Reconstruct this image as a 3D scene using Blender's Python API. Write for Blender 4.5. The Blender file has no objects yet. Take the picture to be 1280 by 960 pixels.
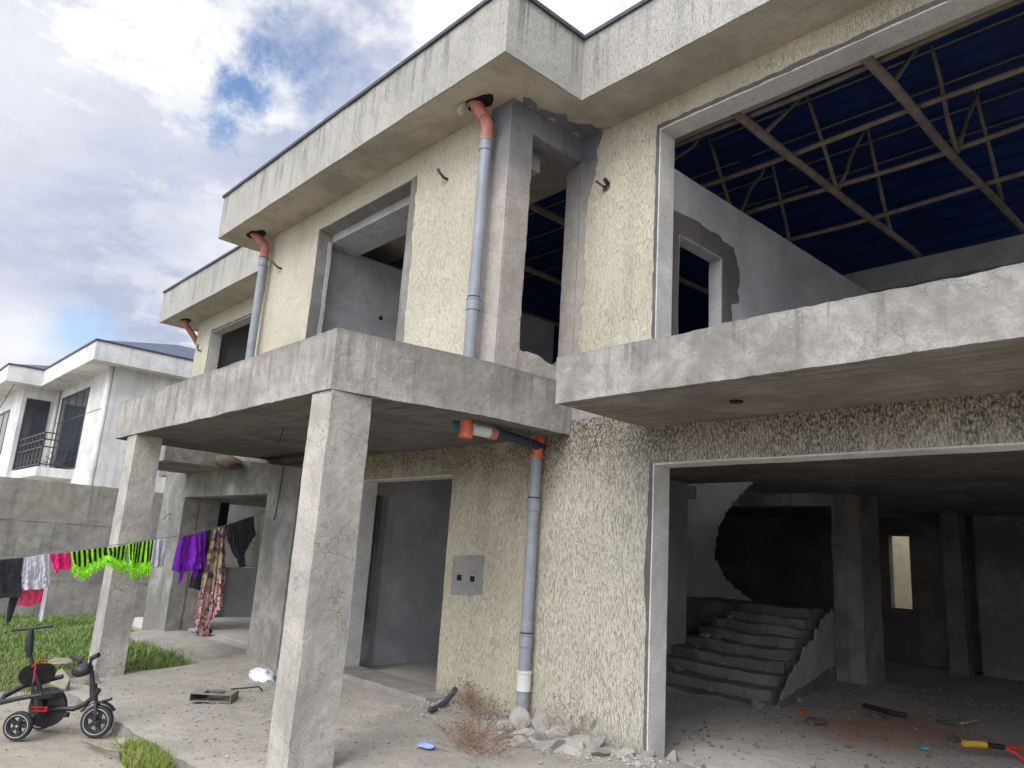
import bpy, bmesh, math, random
import numpy as np
from mathutils import Vector, Matrix, noise
random.seed(7)
R = math.radians
sc = bpy.context.scene
COL = sc.collection

# ------------------------------------------------------------------ camera
cam_d = bpy.data.cameras.new('camera'); cam = bpy.data.objects.new('camera', cam_d); COL.objects.link(cam)
YAW, PIT, ROLL, FPX, EYE = -8.40580749e-01, 2.24388289e-01, 6.54606306e-02, 956.77, 1.6
f_ = Vector((math.sin(YAW)*math.cos(PIT), math.cos(YAW)*math.cos(PIT), math.sin(PIT)))
r_ = Vector((math.cos(YAW), -math.sin(YAW), 0)); u_ = r_.cross(f_)
r2 = r_*math.cos(ROLL)+u_*math.sin(ROLL); u2 = -r_*math.sin(ROLL)+u_*math.cos(ROLL)
mw = Matrix((r2, u2, -f_)).transposed().to_4x4(); mw.translation = (0, 0, EYE)
cam.matrix_world = mw
cam_d.sensor_width = 36; cam_d.lens = 36*FPX/1280; cam_d.clip_end = 2000; cam_d.clip_start = 0.05
sc.camera = cam

# ------------------------------------------------------------------ object helpers
def wloc(o):
    v = Vector((0, 0, 0))
    while o: v = v+o.location; o = o.parent
    return v
def tag(o, label=None, cat=None, group=None, kind=None):
    if label: o['label'] = label
    if cat: o['category'] = cat
    if group: o['group'] = group
    if kind: o['kind'] = kind
    return o
def thing(name, label, cat, loc, group=None):
    o = bpy.data.objects.new(name, None); COL.objects.link(o); o.location = loc; o.empty_display_size = .1
    return tag(o, label, cat, group)
def mobj(name, verts, faces, mat, parent=None, origin=None, smooth=False, mats=None, fm=None):
    o_ = wloc(parent) if parent else Vector(origin if origin else (0, 0, 0))
    me = bpy.data.meshes.new(name)
    me.from_pydata([tuple(Vector(v)-o_) for v in verts], [], faces)
    for m in (mats or [mat]): me.materials.append(m)
    if fm is not None: me.polygons.foreach_set('material_index', fm)
    if smooth: me.polygons.foreach_set('use_smooth', [True]*len(me.polygons))
    me.validate(); me.update()
    o = bpy.data.objects.new(name, me); COL.objects.link(o)
    if parent: o.parent = parent
    else: o.location = o_
    return o
class MB:
    def __init__(s): s.v = []; s.f = []
    def add(s, vs, fs):
        n = len(s.v); s.v += [Vector(v) for v in vs]; s.f += [tuple(i+n for i in f) for f in fs]; return s
    def box(s, x0, x1, y0, y1, z0, z1, M=None):
        vs = [Vector((x, y, z)) for z in (z0, z1) for y in (y0, y1) for x in (x0, x1)]
        if M: vs = [M@v for v in vs]
        return s.add(vs, [(0, 2, 3, 1), (4, 5, 7, 6), (0, 1, 5, 4), (2, 6, 7, 3), (0, 4, 6, 2), (1, 3, 7, 5)])
    def tube(s, pts, rad, n=12, cap=True):
        pts = [Vector(p) for p in pts]; m = len(pts)
        if not hasattr(rad, '__len__'): rad = [rad]*m
        vs = []; ref = None
        for i, p in enumerate(pts):
            d = (pts[min(i+1, m-1)]-pts[max(i-1, 0)]).normalized()
            if ref is None:
                ref = d.cross(Vector((0, 0, 1)))
                if ref.length < .1: ref = d.cross(Vector((1, 0, 0)))
            a = (ref-d*ref.dot(d)).normalized(); b = d.cross(a); ref = a
            vs += [p+(a*math.cos(2*math.pi*k/n)+b*math.sin(2*math.pi*k/n))*rad[i] for k in range(n)]
        fs = [(i*n+k, i*n+(k+1) % n, (i+1)*n+(k+1) % n, (i+1)*n+k) for i in range(m-1) for k in range(n)]
        if cap: fs += [tuple(range(n))[::-1], tuple(range((m-1)*n, m*n))]
        return s.add(vs, fs)
    def lathe(s, c, axis, prof, n=28, closed=False):
        # prof: (along axis, radius)
        axis = Vector(axis).normalized(); a = axis.cross(Vector((0, 0, 1)))
        if a.length < .1: a = axis.cross(Vector((1, 0, 0)))
        a.normalize(); b = axis.cross(a); c = Vector(c); vs = []
        for h, r in prof: vs += [c+axis*h+(a*math.cos(2*math.pi*k/n)+b*math.sin(2*math.pi*k/n))*r for k in range(n)]
        m = len(prof)
        fs = [(i*n+k, i*n+(k+1) % n, ((i+1) % m)*n+(k+1) % n, ((i+1) % m)*n+k) for i in range(m if closed else m-1) for k in range(n)]
        if not closed: fs += [tuple(range(n))[::-1], tuple(range((m-1)*n, m*n))]
        return s.add(vs, fs)
    def build(s, name, mat, parent=None, origin=None, smooth=False):
        return mobj(name, s.v, s.f, mat, parent, origin, smooth)
def recalc(o):
    bm = bmesh.new(); bm.from_mesh(o.data); bmesh.ops.recalc_face_normals(bm, faces=bm.faces); bm.to_mesh(o.data); bm.free(); return o
def smooth_by_angle(o, a=35):
    me = o.data; me.polygons.foreach_set('use_smooth', [True]*len(me.polygons))
    bm = bmesh.new(); bm.from_mesh(me)
    for e in bm.edges:
        if len(e.link_faces) == 2 and e.calc_face_angle(0) > R(a): e.smooth = False
    bm.to_mesh(me); bm.free(); return o

def solid(name, boxes, mat, parent, holes=(), cell=None, amp=.004, warp=None, edge=.0):
    """union of boxes minus holes, as one clean skin; optionally diced and roughened"""
    cuts = []
    for ax in range(3):
        c = set()
        for b in list(boxes)+list(holes): c.add(round(b[2*ax], 4)); c.add(round(b[2*ax+1], 4))
        lo = min(b[2*ax] for b in boxes); hi = max(b[2*ax+1] for b in boxes)
        c = sorted(v for v in c if lo-1e-6 <= v <= hi+1e-6)
        if cell:
            d = []
            for p, q in zip(c, c[1:]):
                n = max(1, int(round((q-p)/cell))); d += [p+(q-p)*i/n for i in range(n)]
            d.append(c[-1]); c = d
        cuts.append(np.array(c))
    mid = [(c[1:]+c[:-1])/2 for c in cuts]
    G = np.meshgrid(*mid, indexing='ij'); S = np.zeros(G[0].shape, bool)
    def ins(b): return (G[0] > b[0])&(G[0] < b[1])&(G[1] > b[2])&(G[1] < b[3])&(G[2] > b[4])&(G[2] < b[5])
    for b in boxes: S |= ins(b)
    for b in holes: S &= ~ins(b)
    P = np.pad(S, 1); nx, ny, nz = [len(c) for c in cuts]
    idx = lambda i, j, k: (i*ny+j)*nz+k
    quads = []
    for ax in range(3):
        for sgn in (-1, 1):
            N = np.roll(P, -sgn, axis=ax)[1:-1, 1:-1, 1:-1]
            I = np.argwhere(S & ~N)
            if not len(I): continue
            o = 1 if sgn > 0 else 0; a1, a2 = (ax+1) % 3, (ax+2) % 3
            base = I.copy(); base[:, ax] += o
            q = []
            for d1, d2 in ((0, 0), (1, 0), (1, 1), (0, 1)):
                t = base.copy(); t[:, a1] += d1; t[:, a2] += d2; q.append(idx(t[:, 0], t[:, 1], t[:, 2]))
            q = np.stack(q, 1)
            quads.append(q if sgn > 0 else q[:, ::-1])
    Q = np.concatenate(quads); u, inv = np.unique(Q, return_inverse=True); F = inv.reshape(Q.shape)
    X = cuts[0][u//(ny*nz)]; Y = cuts[1][(u//nz) % ny]; Z = cuts[2][u % nz]
    V = [Vector(t) for t in zip(X.tolist(), Y.tolist(), Z.tolist())]
    if cell and amp:
        for i, v in enumerate(V):
            w = noise.noise_vector(v*2.2)*amp*1.6+noise.noise_vector(v*11)*amp*.7+noise.noise_vector(v*31)*amp*.5
            V[i] = v+w
    if warp: V = [warp(v) for v in V]
    return mobj(name, V, F.tolist(), mat, parent)

# ------------------------------------------------------------------ material helpers
class NT:
    def __init__(s, name):
        s.m = bpy.data.materials.new(name); s.m.use_nodes = True; s.t = s.m.node_tree; s.n = s.t.nodes; s.l = s.t.links
        s.b = s.n['Principled BSDF']; s.b.inputs['Roughness'].default_value = .9
        s.b.inputs['Specular IOR Level'].default_value = .25
        s.tc = s.n.new('ShaderNodeTexCoord')
    def link(s, a, b): s.l.new(a, b)
    def node(s, k, **kw):
        n = s.n.new(k)
        for a, v in kw.items(): setattr(n, a, v)
        return n
    def mp(s, scale=(1, 1, 1), src=None, rot=(0, 0, 0)):
        m = s.node('ShaderNodeMapping'); m.inputs['Scale'].default_value = scale; m.inputs['Rotation'].default_value = rot
        s.link(src or s.tc.outputs['Object'], m.inputs['Vector']); return m.outputs[0]
    def noise(s, scale, detail=4, rough=.55, stretch=(1, 1, 1), dist=0., src=None):
        n = s.node('ShaderNodeTexNoise'); n.inputs['Scale'].default_value = scale; n.inputs['Detail'].default_value = detail
        n.inputs['Roughness'].default_value = rough; n.inputs['Distortion'].default_value = dist
        s.link(s.mp(stretch, src), n.inputs['Vector']); return n.outputs['Fac']
    def vor(s, scale, feature='F1', stretch=(1, 1, 1), src=None):
        n = s.node('ShaderNodeTexVoronoi', feature=feature); n.inputs['Scale'].default_value = scale
        s.link(s.mp(stretch, src), n.inputs['Vector']); return n.outputs['Distance']
    def rng(s, x, a, b, c=0., d=1., smooth=True):
        n = s.node('ShaderNodeMapRange', interpolation_type='SMOOTHSTEP' if smooth else 'LINEAR')
        for i, v in enumerate((a, b, c, d)): n.inputs[i+1].default_value = v
        s.link(x, n.inputs[0]); return n.outputs[0]
    def math(s, op, a, b=0.):
        n = s.node('ShaderNodeMath', operation=op)
        for i, v in enumerate((a, b)):
            if isinstance(v, (int, float)): n.inputs[i].default_value = v
            else: s.link(v, n.inputs[i])
        return n.outputs[0]
    def mix(s, fac, a, b, mode='MIX'):
        n = s.node('ShaderNodeMix', data_type='RGBA', blend_type=mode)
        for k, v in ((0, fac), (6, a), (7, b)):
            if isinstance(v, (int, float)): n.inputs[k].default_value = v
            elif isinstance(v, tuple): n.inputs[k].default_value = (*v, 1) if len(v) == 3 else v
            else: s.link(v, n.inputs[k])
        return n.outputs[2]
    def xyz(s, src=None):
        n = s.node('ShaderNodeSeparateXYZ'); s.link(src or s.tc.outputs['Object'], n.inputs[0]); return n.outputs
    def out(s, color=None, height=None, dist=.01, strength=1., rough=None):
        if color is not None:
            if isinstance(color, tuple): s.b.inputs['Base Color'].default_value = (*color, 1)
            else: s.link(color, s.b.inputs['Base Color'])
        if height is not None:
            b = s.node('ShaderNodeBump'); b.inputs['Distance'].default_value = dist; b.inputs['Strength'].default_value = strength
            s.link(height, b.inputs['Height']); s.link(b.outputs[0], s.b.inputs['Normal'])
        if rough is not None:
            if isinstance(rough, float): s.b.inputs['Roughness'].default_value = rough
            else: s.link(rough, s.b.inputs['Roughness'])
        return s.m
def mul(c, k): return tuple(min(1, v*k) for v in c)

def drips(s, c, zz, dark, k=.85):
    # rain runs: narrow stains hanging down from the top edge, each its own length
    z = s.xyz()[2]; t = s.math('DIVIDE', s.math('SUBTRACT', zz[1], z), zz[1]-zz[0])
    run = s.noise(9, 4, .75, (1, 1, .03)); ln = s.noise(4, 3, .7, (1, 1, .02))
    m = s.math('MULTIPLY', s.rng(run, .50, .64), s.rng(s.math('SUBTRACT', s.math('MULTIPLY', ln, 2.0), t), .1, .7))
    m = s.math('MULTIPLY', m, s.rng(s.noise(30, 4, .7), .3, .6, .45, 1)); c = s.mix(s.math('MULTIPLY', m, k), c, dark)
    e = s.math('MULTIPLY', s.rng(s.math('ADD', t, s.math('MULTIPLY', s.noise(11, 5, .7), .22)), .10, .24, 1, 0), .5)
    return s.mix(e, c, dark)
def stucco(name, base, groove, dens=.5, mould=0, mould_z=(2.1, 2.75), streak=.3, fine_=1., drip=None, grey=None, splash=None):
    s = NT(name)
    g1 = s.noise(165*fine_, 3, .65, (1, 1, .12), .3); g2 = s.noise(260, 2, .6, (1, 1, .2), .2)
    gr = s.rng(g1, .585-.06*dens, .68-.06*dens); gr2 = s.rng(g2, .54, .70)
    g = s.math('MAXIMUM', gr, s.math('MULTIPLY', gr2, .55))
    big = s.noise(.9, 5, .6); st = s.noise(5, 5, .6, (1, 1, .07)); grain = s.noise(160, 2, .6)
    c = s.mix(s.rng(big, .35, .68), mul(base, .9), mul(base, 1.08))
    c = s.mix(s.math('MULTIPLY', s.rng(st, .48, .75), streak), c, mul(base, .5))
    c = s.mix(s.rng(grain, .3, .8, 0, .35), c, mul(base, .75))
    fade = s.rng(s.noise(1.6, 4, .6), .3, .62, .35, 1)
    c = s.mix(s.math('MULTIPLY', g, s.math('MULTIPLY', fade, .85)), c, groove)
    if grey: c = s.mix(s.math('MULTIPLY', s.rng(s.math('ADD', s.xyz()[0], s.noise(1.5, 4, .6)), grey[0], grey[0]+.9), .65), c, s.mix(g, mul(grey[1], 1.1), mul(grey[1], .45)))
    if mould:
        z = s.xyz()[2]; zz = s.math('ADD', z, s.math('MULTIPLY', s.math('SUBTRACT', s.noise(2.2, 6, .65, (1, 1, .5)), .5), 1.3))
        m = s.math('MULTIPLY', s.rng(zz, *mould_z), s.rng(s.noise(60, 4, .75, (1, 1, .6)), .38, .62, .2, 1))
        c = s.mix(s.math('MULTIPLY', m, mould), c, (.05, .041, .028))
    if drip: c = drips(s, c, drip, mul(base, .42))
    if splash: c = s.mix(s.math('MULTIPLY', s.rng(s.math('SUBTRACT', s.xyz()[2], s.math('MULTIPLY', s.noise(3, 5, .7), .55)), .05, -.25+.02), splash), c, (.26, .235, .19))
    # patches where the trowel has flattened the texture
    fl = s.rng(s.noise(1.9, 5, .65), .56, .66); c = s.mix(s.math('MULTIPLY', fl, .35), c, mul(base, .93))
    h = s.math('ADD', s.math('MULTIPLY', s.math('MULTIPLY', g, s.math('SUBTRACT', 1., s.math('MULTIPLY', fl, .6))), -1.), s.math('MULTIPLY', grain, .25))
    return s.out(c, h, .006, .8, .95)

def concrete(name, base, streak=.5, blotch=.5, crack=0., pores=.3, warm=None, scale=1., board=0., drip=None, line=None):
    s = NT(name)
    big = s.noise(1.3*scale, 5, .62, dist=.4); mid = s.noise(6*scale, 5, .70); fine = s.noise(60, 3, .7); st = s.noise(7, 4, .62, (1, 1, .06)); gr = s.noise(220, 2, .6)
    c = s.mix(s.rng(big, .36, .64), mul(base, 1-.36*blotch), mul(base, 1.2))
    if drip: c = drips(s, c, drip, mul(base, .38))
    if line:
        for zl in line:
            q = s.math('ABSOLUTE', s.math('SUBTRACT', s.math('ADD', s.xyz()[2], s.math('MULTIPLY', s.noise(3, 3, .6), .02)), zl+.01)); c = s.mix(s.math('MULTIPLY', s.rng(q, .002, .009, 1, 0), s.rng(s.noise(4, 3), .4, .6)), c, mul(base, .4))
    if warm: c = s.mix(s.rng(s.noise(.8, 4, .6), .42, .7, 0, .8), c, warm)
    c = s.mix(s.rng(mid, .44, .68, 0, .62*blotch), c, mul(base, .55))
    c = s.mix(s.math('MULTIPLY', s.rng(st, .5, .74), streak), c, mul(base, .4))
    c = s.mix(s.rng(fine, .38, .68, 0, .5), c, mul(base, .62))
    c = s.mix(s.math('MULTIPLY', s.rng(s.noise(13, 4, .75), .60, .72), .5), c, mul(base, 1.25))
    h = s.math('ADD', s.math('MULTIPLY', fine, .55), s.math('MULTIPLY', mid, .9))
    if pores:
        p = s.rng(s.vor(38), .0, .13, 1, 0); p = s.math('MULTIPLY', p, s.rng(s.noise(9, 2), .5, .62)); c = s.mix(s.math('MULTIPLY', p, pores), c, mul(base, .2))
        h = s.math('SUBTRACT', h, s.math('MULTIPLY', p, .6))
    if crack:
        w = s.node('ShaderNodeTexNoise'); w.inputs['Scale'].default_value = 5; w.inputs['Detail'].default_value = 4; s.link(s.tc.outputs['Object'], w.inputs['Vector'])
        mx = s.node('ShaderNodeMix', data_type='VECTOR'); mx.inputs[0].default_value = .17
        s.link(s.tc.outputs['Object'], mx.inputs[4]); s.link(w.outputs['Color'], mx.inputs[5])
        v = s.vor(9.5, 'DISTANCE_TO_EDGE', src=mx.outputs[1]); k = s.rng(v, .0, .020, 1, 0)
        k = s.math('MULTIPLY', k, s.rng(s.noise(3.1, 5, .7), .46, .58)); c = s.mix(s.math('MULTIPLY', k, crack), c, mul(base, .36))
        h = s.math('SUBTRACT', h, s.math('MULTIPLY', k, .5))
    if board:
        bd = s.noise(6, 4, .6, (.15, 3.2, 1)); c = s.mix(s.rng(bd, .4, .7, 0, board), c, mul(base, .45)); h = s.math('ADD', h, s.math('MULTIPLY', bd, .6))
    h = s.math('ADD', h, s.math('MULTIPLY', gr, .15))
    return s.out(c, h, .012, .6, .93)

def simple(name, base, var=.2, rough=.6, nsc=8, bump=.0, spec=.3, metal=0., dirt=None):
    s = NT(name); c = s.mix(s.rng(s.noise(nsc, 5, .65), .3, .7), mul(base, 1-var), mul(base, 1+var))
    if dirt: c = s.mix(s.rng(s.noise(nsc*2.3, 6, .7), .48, .72, 0, .6), c, dirt)
    s.b.inputs['Specular IOR Level'].default_value = spec; s.b.inputs['Metallic'].default_value = metal
    return s.out(c, s.noise(nsc*6, 4, .6) if bump else None, bump or .01, .6, rough)

M = {}
M['stucco'] = stucco('cream_scratched_stucco', (.56, .52, .41), (.33, .29, .21), .65, streak=.25)
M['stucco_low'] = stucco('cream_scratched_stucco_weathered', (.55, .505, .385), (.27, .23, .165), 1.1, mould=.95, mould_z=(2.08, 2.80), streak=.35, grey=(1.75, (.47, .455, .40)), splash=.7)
M['stucco_grey'] = stucco('grey_scratched_fascia', (.44, .43, .39), (.27, .255, .22), .3, streak=.6, drip=(5.97, 6.63))
M['soffit'] = concrete('smooth_soffit_render', (.43, .39, .32), .05, .5, 0, .3)
M['conc'] = concrete('cast_concrete_grey', (.38, .36, .325), .5, .9, .25, .4, drip=(2.8, 3.3))
M['conc_light'] = concrete('cast_concrete_light', (.335, .325, .30), .55, 1.1, .15, .7, drip=(2.8, 3.2))
M['conc_col'] = concrete('column_plaster_cracked', (.43, .41, .365), .35, .55, .8, .35)
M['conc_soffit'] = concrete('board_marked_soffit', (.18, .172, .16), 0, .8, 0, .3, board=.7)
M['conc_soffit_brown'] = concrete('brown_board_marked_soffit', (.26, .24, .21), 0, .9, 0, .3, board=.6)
M['plaster'] = concrete('interior_plaster', (.46, .465, .48), .15, .4, 0, .35)
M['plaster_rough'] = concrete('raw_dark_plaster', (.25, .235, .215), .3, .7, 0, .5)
M['plaster_light'] = concrete('light_reveal_plaster', (.56, .56, .54), .1, .35, .0, .5)
M['patch'] = concrete('grey_patch_mortar', (.285, .275, .26), .35, .7, 0, .3)
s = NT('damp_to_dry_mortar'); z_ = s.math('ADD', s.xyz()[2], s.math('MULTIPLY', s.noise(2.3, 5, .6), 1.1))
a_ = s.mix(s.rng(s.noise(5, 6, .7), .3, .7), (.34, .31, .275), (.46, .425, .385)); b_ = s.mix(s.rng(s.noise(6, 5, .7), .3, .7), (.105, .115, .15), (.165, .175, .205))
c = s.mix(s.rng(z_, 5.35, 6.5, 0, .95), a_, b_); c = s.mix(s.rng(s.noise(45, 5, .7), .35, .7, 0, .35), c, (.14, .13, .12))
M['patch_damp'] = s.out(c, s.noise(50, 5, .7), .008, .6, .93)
M['patch_dark'] = concrete('dark_mortar_edge', (.14, .13, .12), .2, .6, 0, .3)
M['patch_mid'] = concrete('brownish_grey_mortar', (.33, .315, .295), .5, .7, .1, .4)
M['bwall'] = concrete('boundary_wall_render', (.34, .325, .29), .6, .9, .2, .4, warm=(.38, .35, .29))
M['garden_wall'] = concrete('sunlit_wall_render', (.50, .44, .31), .2, .5, 0, .3)
M['white'] = concrete('white_wall_paint', (.66, .66, .635), .4, .22, 0, .0)
M['flash'] = simple('dark_flashing', (.06, .065, .075), .2, .5)
M['pvc'] = simple('blue_grey_pvc', (.225, .245, .275), .15, .42, 5, 0, .45, dirt=(.30, .31, .32))
M['pvc_pale'] = simple('pale_pvc', (.55, .56, .54), .1, .5, 6)
M['orange'] = simple('faded_orange_pvc', (.40, .155, .12), .2, .6, 9, 0, .3, dirt=(.30, .20, .17))
M['orange_bright'] = simple('orange_pvc', (.62, .15, .075), .15, .45, 9, 0, .4)
M['black'] = simple('black_plastic', (.022, .023, .026), .25, .45, 20, 0, .4, dirt=(.07, .068, .064))
M['rubber'] = simple('black_rubber', (.035, .036, .038), .2, .8, 30, .002, dirt=(.10, .095, .085))
M['rimgrey'] = simple('light_rim_line', (.55, .56, .57), .1, .4)
M['red'] = simple('red_plastic', (.52, .02, .03), .1, .4)
M['wood'] = None

# wood poles
s = NT('raw_eucalyptus_pole'); c = s.mix(s.rng(s.noise(5, 5, .6), .3, .7), (.19, .155, .125), (.32, .275, .225)); c = s.mix(s.rng(s.noise(30, 4, .7), .5, .7, 0, .5), c, (.13, .09, .06))
M['wood'] = s.out(c, s.noise(40, 4, .6), .004, .7, .85)
# roof underside
s = NT('navy_roof_sheet'); ys = s.xyz()[1]
wv = s.math('SINE', s.math('MULTIPLY', ys, 18.)); c = s.mix(s.rng(s.noise(2, 4, .6), .3, .7), (.010, .034, .15), (.017, .055, .23)); c = s.mix(s.rng(wv, .5, 1, 0, .6), c, (.005, .014, .06))
M['roof'] = s.out(c, wv, .012, .6, .55)
s = NT('blue_grey_roof_tiles'); z = s.xyz(); w1 = s.math('SINE', s.math('MULTIPLY', z[2], 62.)); c = s.mix(s.rng(w1, -.2, .9), (.10, .125, .18), (.035, .045, .075)); c = s.mix(s.rng(s.noise(3, 4), .3, .7, 0, .4), c, (.14, .16, .2))
M['tiles'] = s.out(c, w1, .03, .7, .6)
# ground
def dusty(name, a, b, redpatch=None, stones=.5):
    s = NT(name); big = s.noise(.7, 6, .6, dist=.5); mid = s.noise(5, 6, .7); fine = s.noise(45, 5, .75)
    c = s.mix(s.rng(big, .3, .7), a, b); c = s.mix(s.rng(mid, .35, .7, 0, .5), c, mul(a, .68))
    c = s.mix(s.rng(fine, .35, .75, 0, .5), c, mul(b, 1.2))
    v = s.vor(55); k = s.math('MULTIPLY', s.rng(v, .1, .3, 1, 0), s.rng(s.noise(8, 3, .7), .45, .65)); c = s.mix(s.math('MULTIPLY', k, stones), c, mul(a, .42))
    if redpatch:
        x = s.xyz(); dx = s.math('SUBTRACT', x[0], redpatch[0]); dy = s.math('MULTIPLY', s.math('SUBTRACT', x[1], redpatch[1]), .55)
        d = s.math('SQRT', s.math('ADD', s.math('MULTIPLY', dx, dx), s.math('MULTIPLY', dy, dy)))
        d = s.math('ADD', d, s.math('MULTIPLY', s.noise(3, 5, .6), .9)); c = s.mix(s.rng(d, .75, 1.5, .7, 0), c, (.56, .27, .18))
    h = s.math('ADD', s.math('ADD', s.math('MULTIPLY', mid, 1.), s.math('MULTIPLY', fine, .5)), s.math('MULTIPLY', k, .4))
    return s.out(c, h, .03, .8, .95)
M['ground'] = dusty('dusty_yard_ground', (.31, .275, .22), (.41, .365, .30))
M['platform'] = dusty('gritty_platform_concrete', (.30, .28, .24), (.43, .40, .345))
M['floor'] = dusty('dusty_garage_floor', (.47, .44, .40), (.60, .57, .53), redpatch=(-3.6, 9.0))
M['soil'] = dusty('grassy_soil', (.10, .095, .045), (.17, .15, .08))
M['stone'] = concrete('broken_concrete', (.38, .36, .325), 0, .8, 0, .5)
M['edge'] = concrete('rough_cast_slab_edge', (.25, .235, .205), .3, 1., 0, .8)
M['stone_tan'] = concrete('tan_stone', (.33, .295, .24), 0, .5, 0, .3)
def grassm(name, a, b, c3, g_a=.47):
    s = NT(name); n = s.noise(1.7, 4, .6); c = s.mix(s.rng(n, .35, .65), a, b); c = s.mix(s.rng(s.noise(3.3, 4, .7), g_a, .66), c, c3)
    c = s.mix(s.rng(s.noise(40, 2, .6), .3, .7, 0, .5), c, mul(b, 1.35)); s.b.inputs['Subsurface Weight'].default_value = 0
    return s.out(c, None, rough=.6)
M['grass'] = grassm('green_grass', (.085, .165, .035), (.17, .26, .065), (.36, .33, .18))
M['grass_fg'] = grassm('yellow_green_grass', (.13, .20, .03), (.22, .29, .06), (.33, .29, .12))
M['weed'] = grassm('dried_weed', (.15, .085, .055), (.27, .17, .10), (.07, .04, .03))

# ------------------------------------------------------------------ the unfinished house
YW, XB = 5.33, -5.07          # ground wall plane, side wall plane of the projecting room
house = thing('unfinished_house', 'unfinished two storey concrete and cream stucco house with empty window openings', 'house', (-7, 8, 0))
TH = .2
G_Z = 2.48
# ground floor front wall with door and garage openings
solid('ground_floor_wall', [(-9.27, 3.2, YW, YW+TH, -.1, 2.95)], M['stucco_low'], house,
      holes=[(-8.72, -6.85, YW-1, YW+1, .15, 2.48), (-4.06, 1.2, YW-1, YW+1, -.2, G_Z)], cell=.07, amp=.003)
# beam storey between lower wall and upper wall
solid('ring_beam', [(XB, 3.2, YW+.004, YW+TH, 2.95, 3.32)], M['patch_mid'], house)
# upper wall, recessed plane (right of inner corner)
solid('upper_wall', [(XB-TH, 3.2, YW, YW+TH, 3.32, 5.99)], M['stucco'], house, holes=[(-4.07, .9, YW-1, YW+1, 3.3, 5.70)], cell=.09, amp=.003)
solid('upper_wall', [(-15.8, -10.32, YW, YW+TH, 2.75, 5.99)], M['stucco'], house, holes=[(-15.0, -12.9, YW-1, YW+1, 3.6, 5.62)], cell=.09, amp=.003)
solid('window_reveal', [(XB-TH-.004, XB-.006, YW-.014, YW-.0035, 3.5, 5.70)], M['patch_damp'], house, cell=.06, amp=.003)
# upper projecting room walls
YP = 4.32
solid('projecting_room_wall', [(-10.32, XB-TH-.12, YP, YP+TH, 3.28, 5.99), (-10.32, -10.12, YP+TH, YW+TH, 3.28, 5.99)], M['stucco'], house,
      holes=[(-8.84, -6.72, YP-1, YP+1, 3.2, 5.68)], cell=.07, amp=.003)
solid('corner_frame', [(XB-TH-.12, XB, YP-.006, 4.60, 3.28, 5.99), (XB-TH, XB, 4.60, YW-.002, 3.28, 5.99)], M['patch_damp'], house,
      holes=[(XB-1, XB+1, 4.60, YW+.1, 3.50, 5.70)], cell=.05, amp=.006,
      warp=lambda v: v+Vector((0, 0, -.16*max(0, noise.noise(v*7)+.35) if 3.45 < v.z < 3.56 and v.y > 4.62 else 0)))

# jagged plaster patches: thin proud sheets with torn edges
def jag(name, poly, axis, plane, mat, thick=.006, jit=.02, parent=house, step=.06, seed=0):
    """poly: (u, z) outline in the plane axis=const; edges broken up by noise"""
    pts = []
    for i, (p, fix) in enumerate([(q[:2], len(q) > 2) for q in poly]):
        q = poly[(i+1) % len(poly)][:2]; L = math.dist(p, q); n = 1 if fix else max(1, int(L/step))
        for k in range(n):
            t = k/n; x = p[0]+(q[0]-p[0])*t; z = p[1]+(q[1]-p[1])*t
            if k and not fix:
                nx, nz = -(q[1]-p[1])/L, (q[0]-p[0])/L
                w = noise.noise(Vector((x*9+seed, z*9, seed*3.1)))*jit*1.6+random.uniform(-jit, jit)*.5; x += nx*w; z += nz*w
            pts.append((x, z))
    def P(u, z, d): return (u, plane+d, z) if axis == 'y' else (plane+d, u, z)
    n = len(pts); sg = -1 if axis == 'y' else 1
    vs = [P(u, z, sg*thick) for u, z in pts]+[P(u, z, -sg*.004) for u, z in pts]
    fs = [tuple(range(n)), tuple(range(2*n-1, n-1, -1))]+[(i, (i+1) % n, n+(i+1) % n, n+i) for i in range(n)]
    return recalc(mobj(name, vs, fs, mat, parent))
# grey mortar round the narrow window and up to the soffit
jag('plaster_patch', [(4.325, 3.3, 1), (4.325, 5.985, 1), (5.325, 5.985, 1), (5.325, 5.72, 1), (4.59, 5.71), (4.585, 3.3, 1)], 'x', XB, M['patch_damp'], .007, .012, seed=3)
jag('plaster_patch', [(-5.065, 5.985, 1), (-5.065, 3.3, 1), (-4.98, 3.3), (-4.99, 3.9), (-4.97, 4.5), (-4.98, 5.1), (-4.90, 5.45), (-4.86, 5.7), (-4.80, 5.985, 1)], 'y', YW, M['patch_damp'], .006, .035, seed=9)
jag('plaster_patch', [(-5.40, 5.985, 1), (-5.07, 5.985, 1), (-5.07, 3.3, 1), (-5.22, 3.3), (-5.20, 4.3), (-5.17, 5.2), (-5.22, 5.7)], 'y', YP-.006, M['patch_damp'], .006, .03, seed=5)
# soffit stain ring (mortar smeared on the soffit)
def jag_flat(name, pts2, z, mat, jit=.04, seed=0, thick=.005):
    pts = []
    for i, p in enumerate(pts2):
        q = pts2[(i+1) % len(pts2)]; L = math.dist(p, q); n = max(1, int(L/.05))
        for k in range(n):
            t = k/n; x = p[0]+(q[0]-p[0])*t; y = p[1]+(q[1]-p[1])*t; w = noise.noise(Vector((x*8+seed, y*8, seed)))*jit*2+random.uniform(-jit, jit)*.6
            L2 = max(L, 1e-6); pts.append((x-(q[1]-p[1])/L2*w, y+(q[0]-p[0])/L2*w))
    n = len(pts); vs = [(x, y, z-thick) for x, y in pts]+[(x, y, z+.003) for x, y in pts]
    return recalc(mobj(name, vs, [tuple(range(n)), tuple(range(2*n-1, n-1, -1))]+[(i, (i+1) % n, n+(i+1) % n, n+i) for i in range(n)], mat, house))
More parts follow.
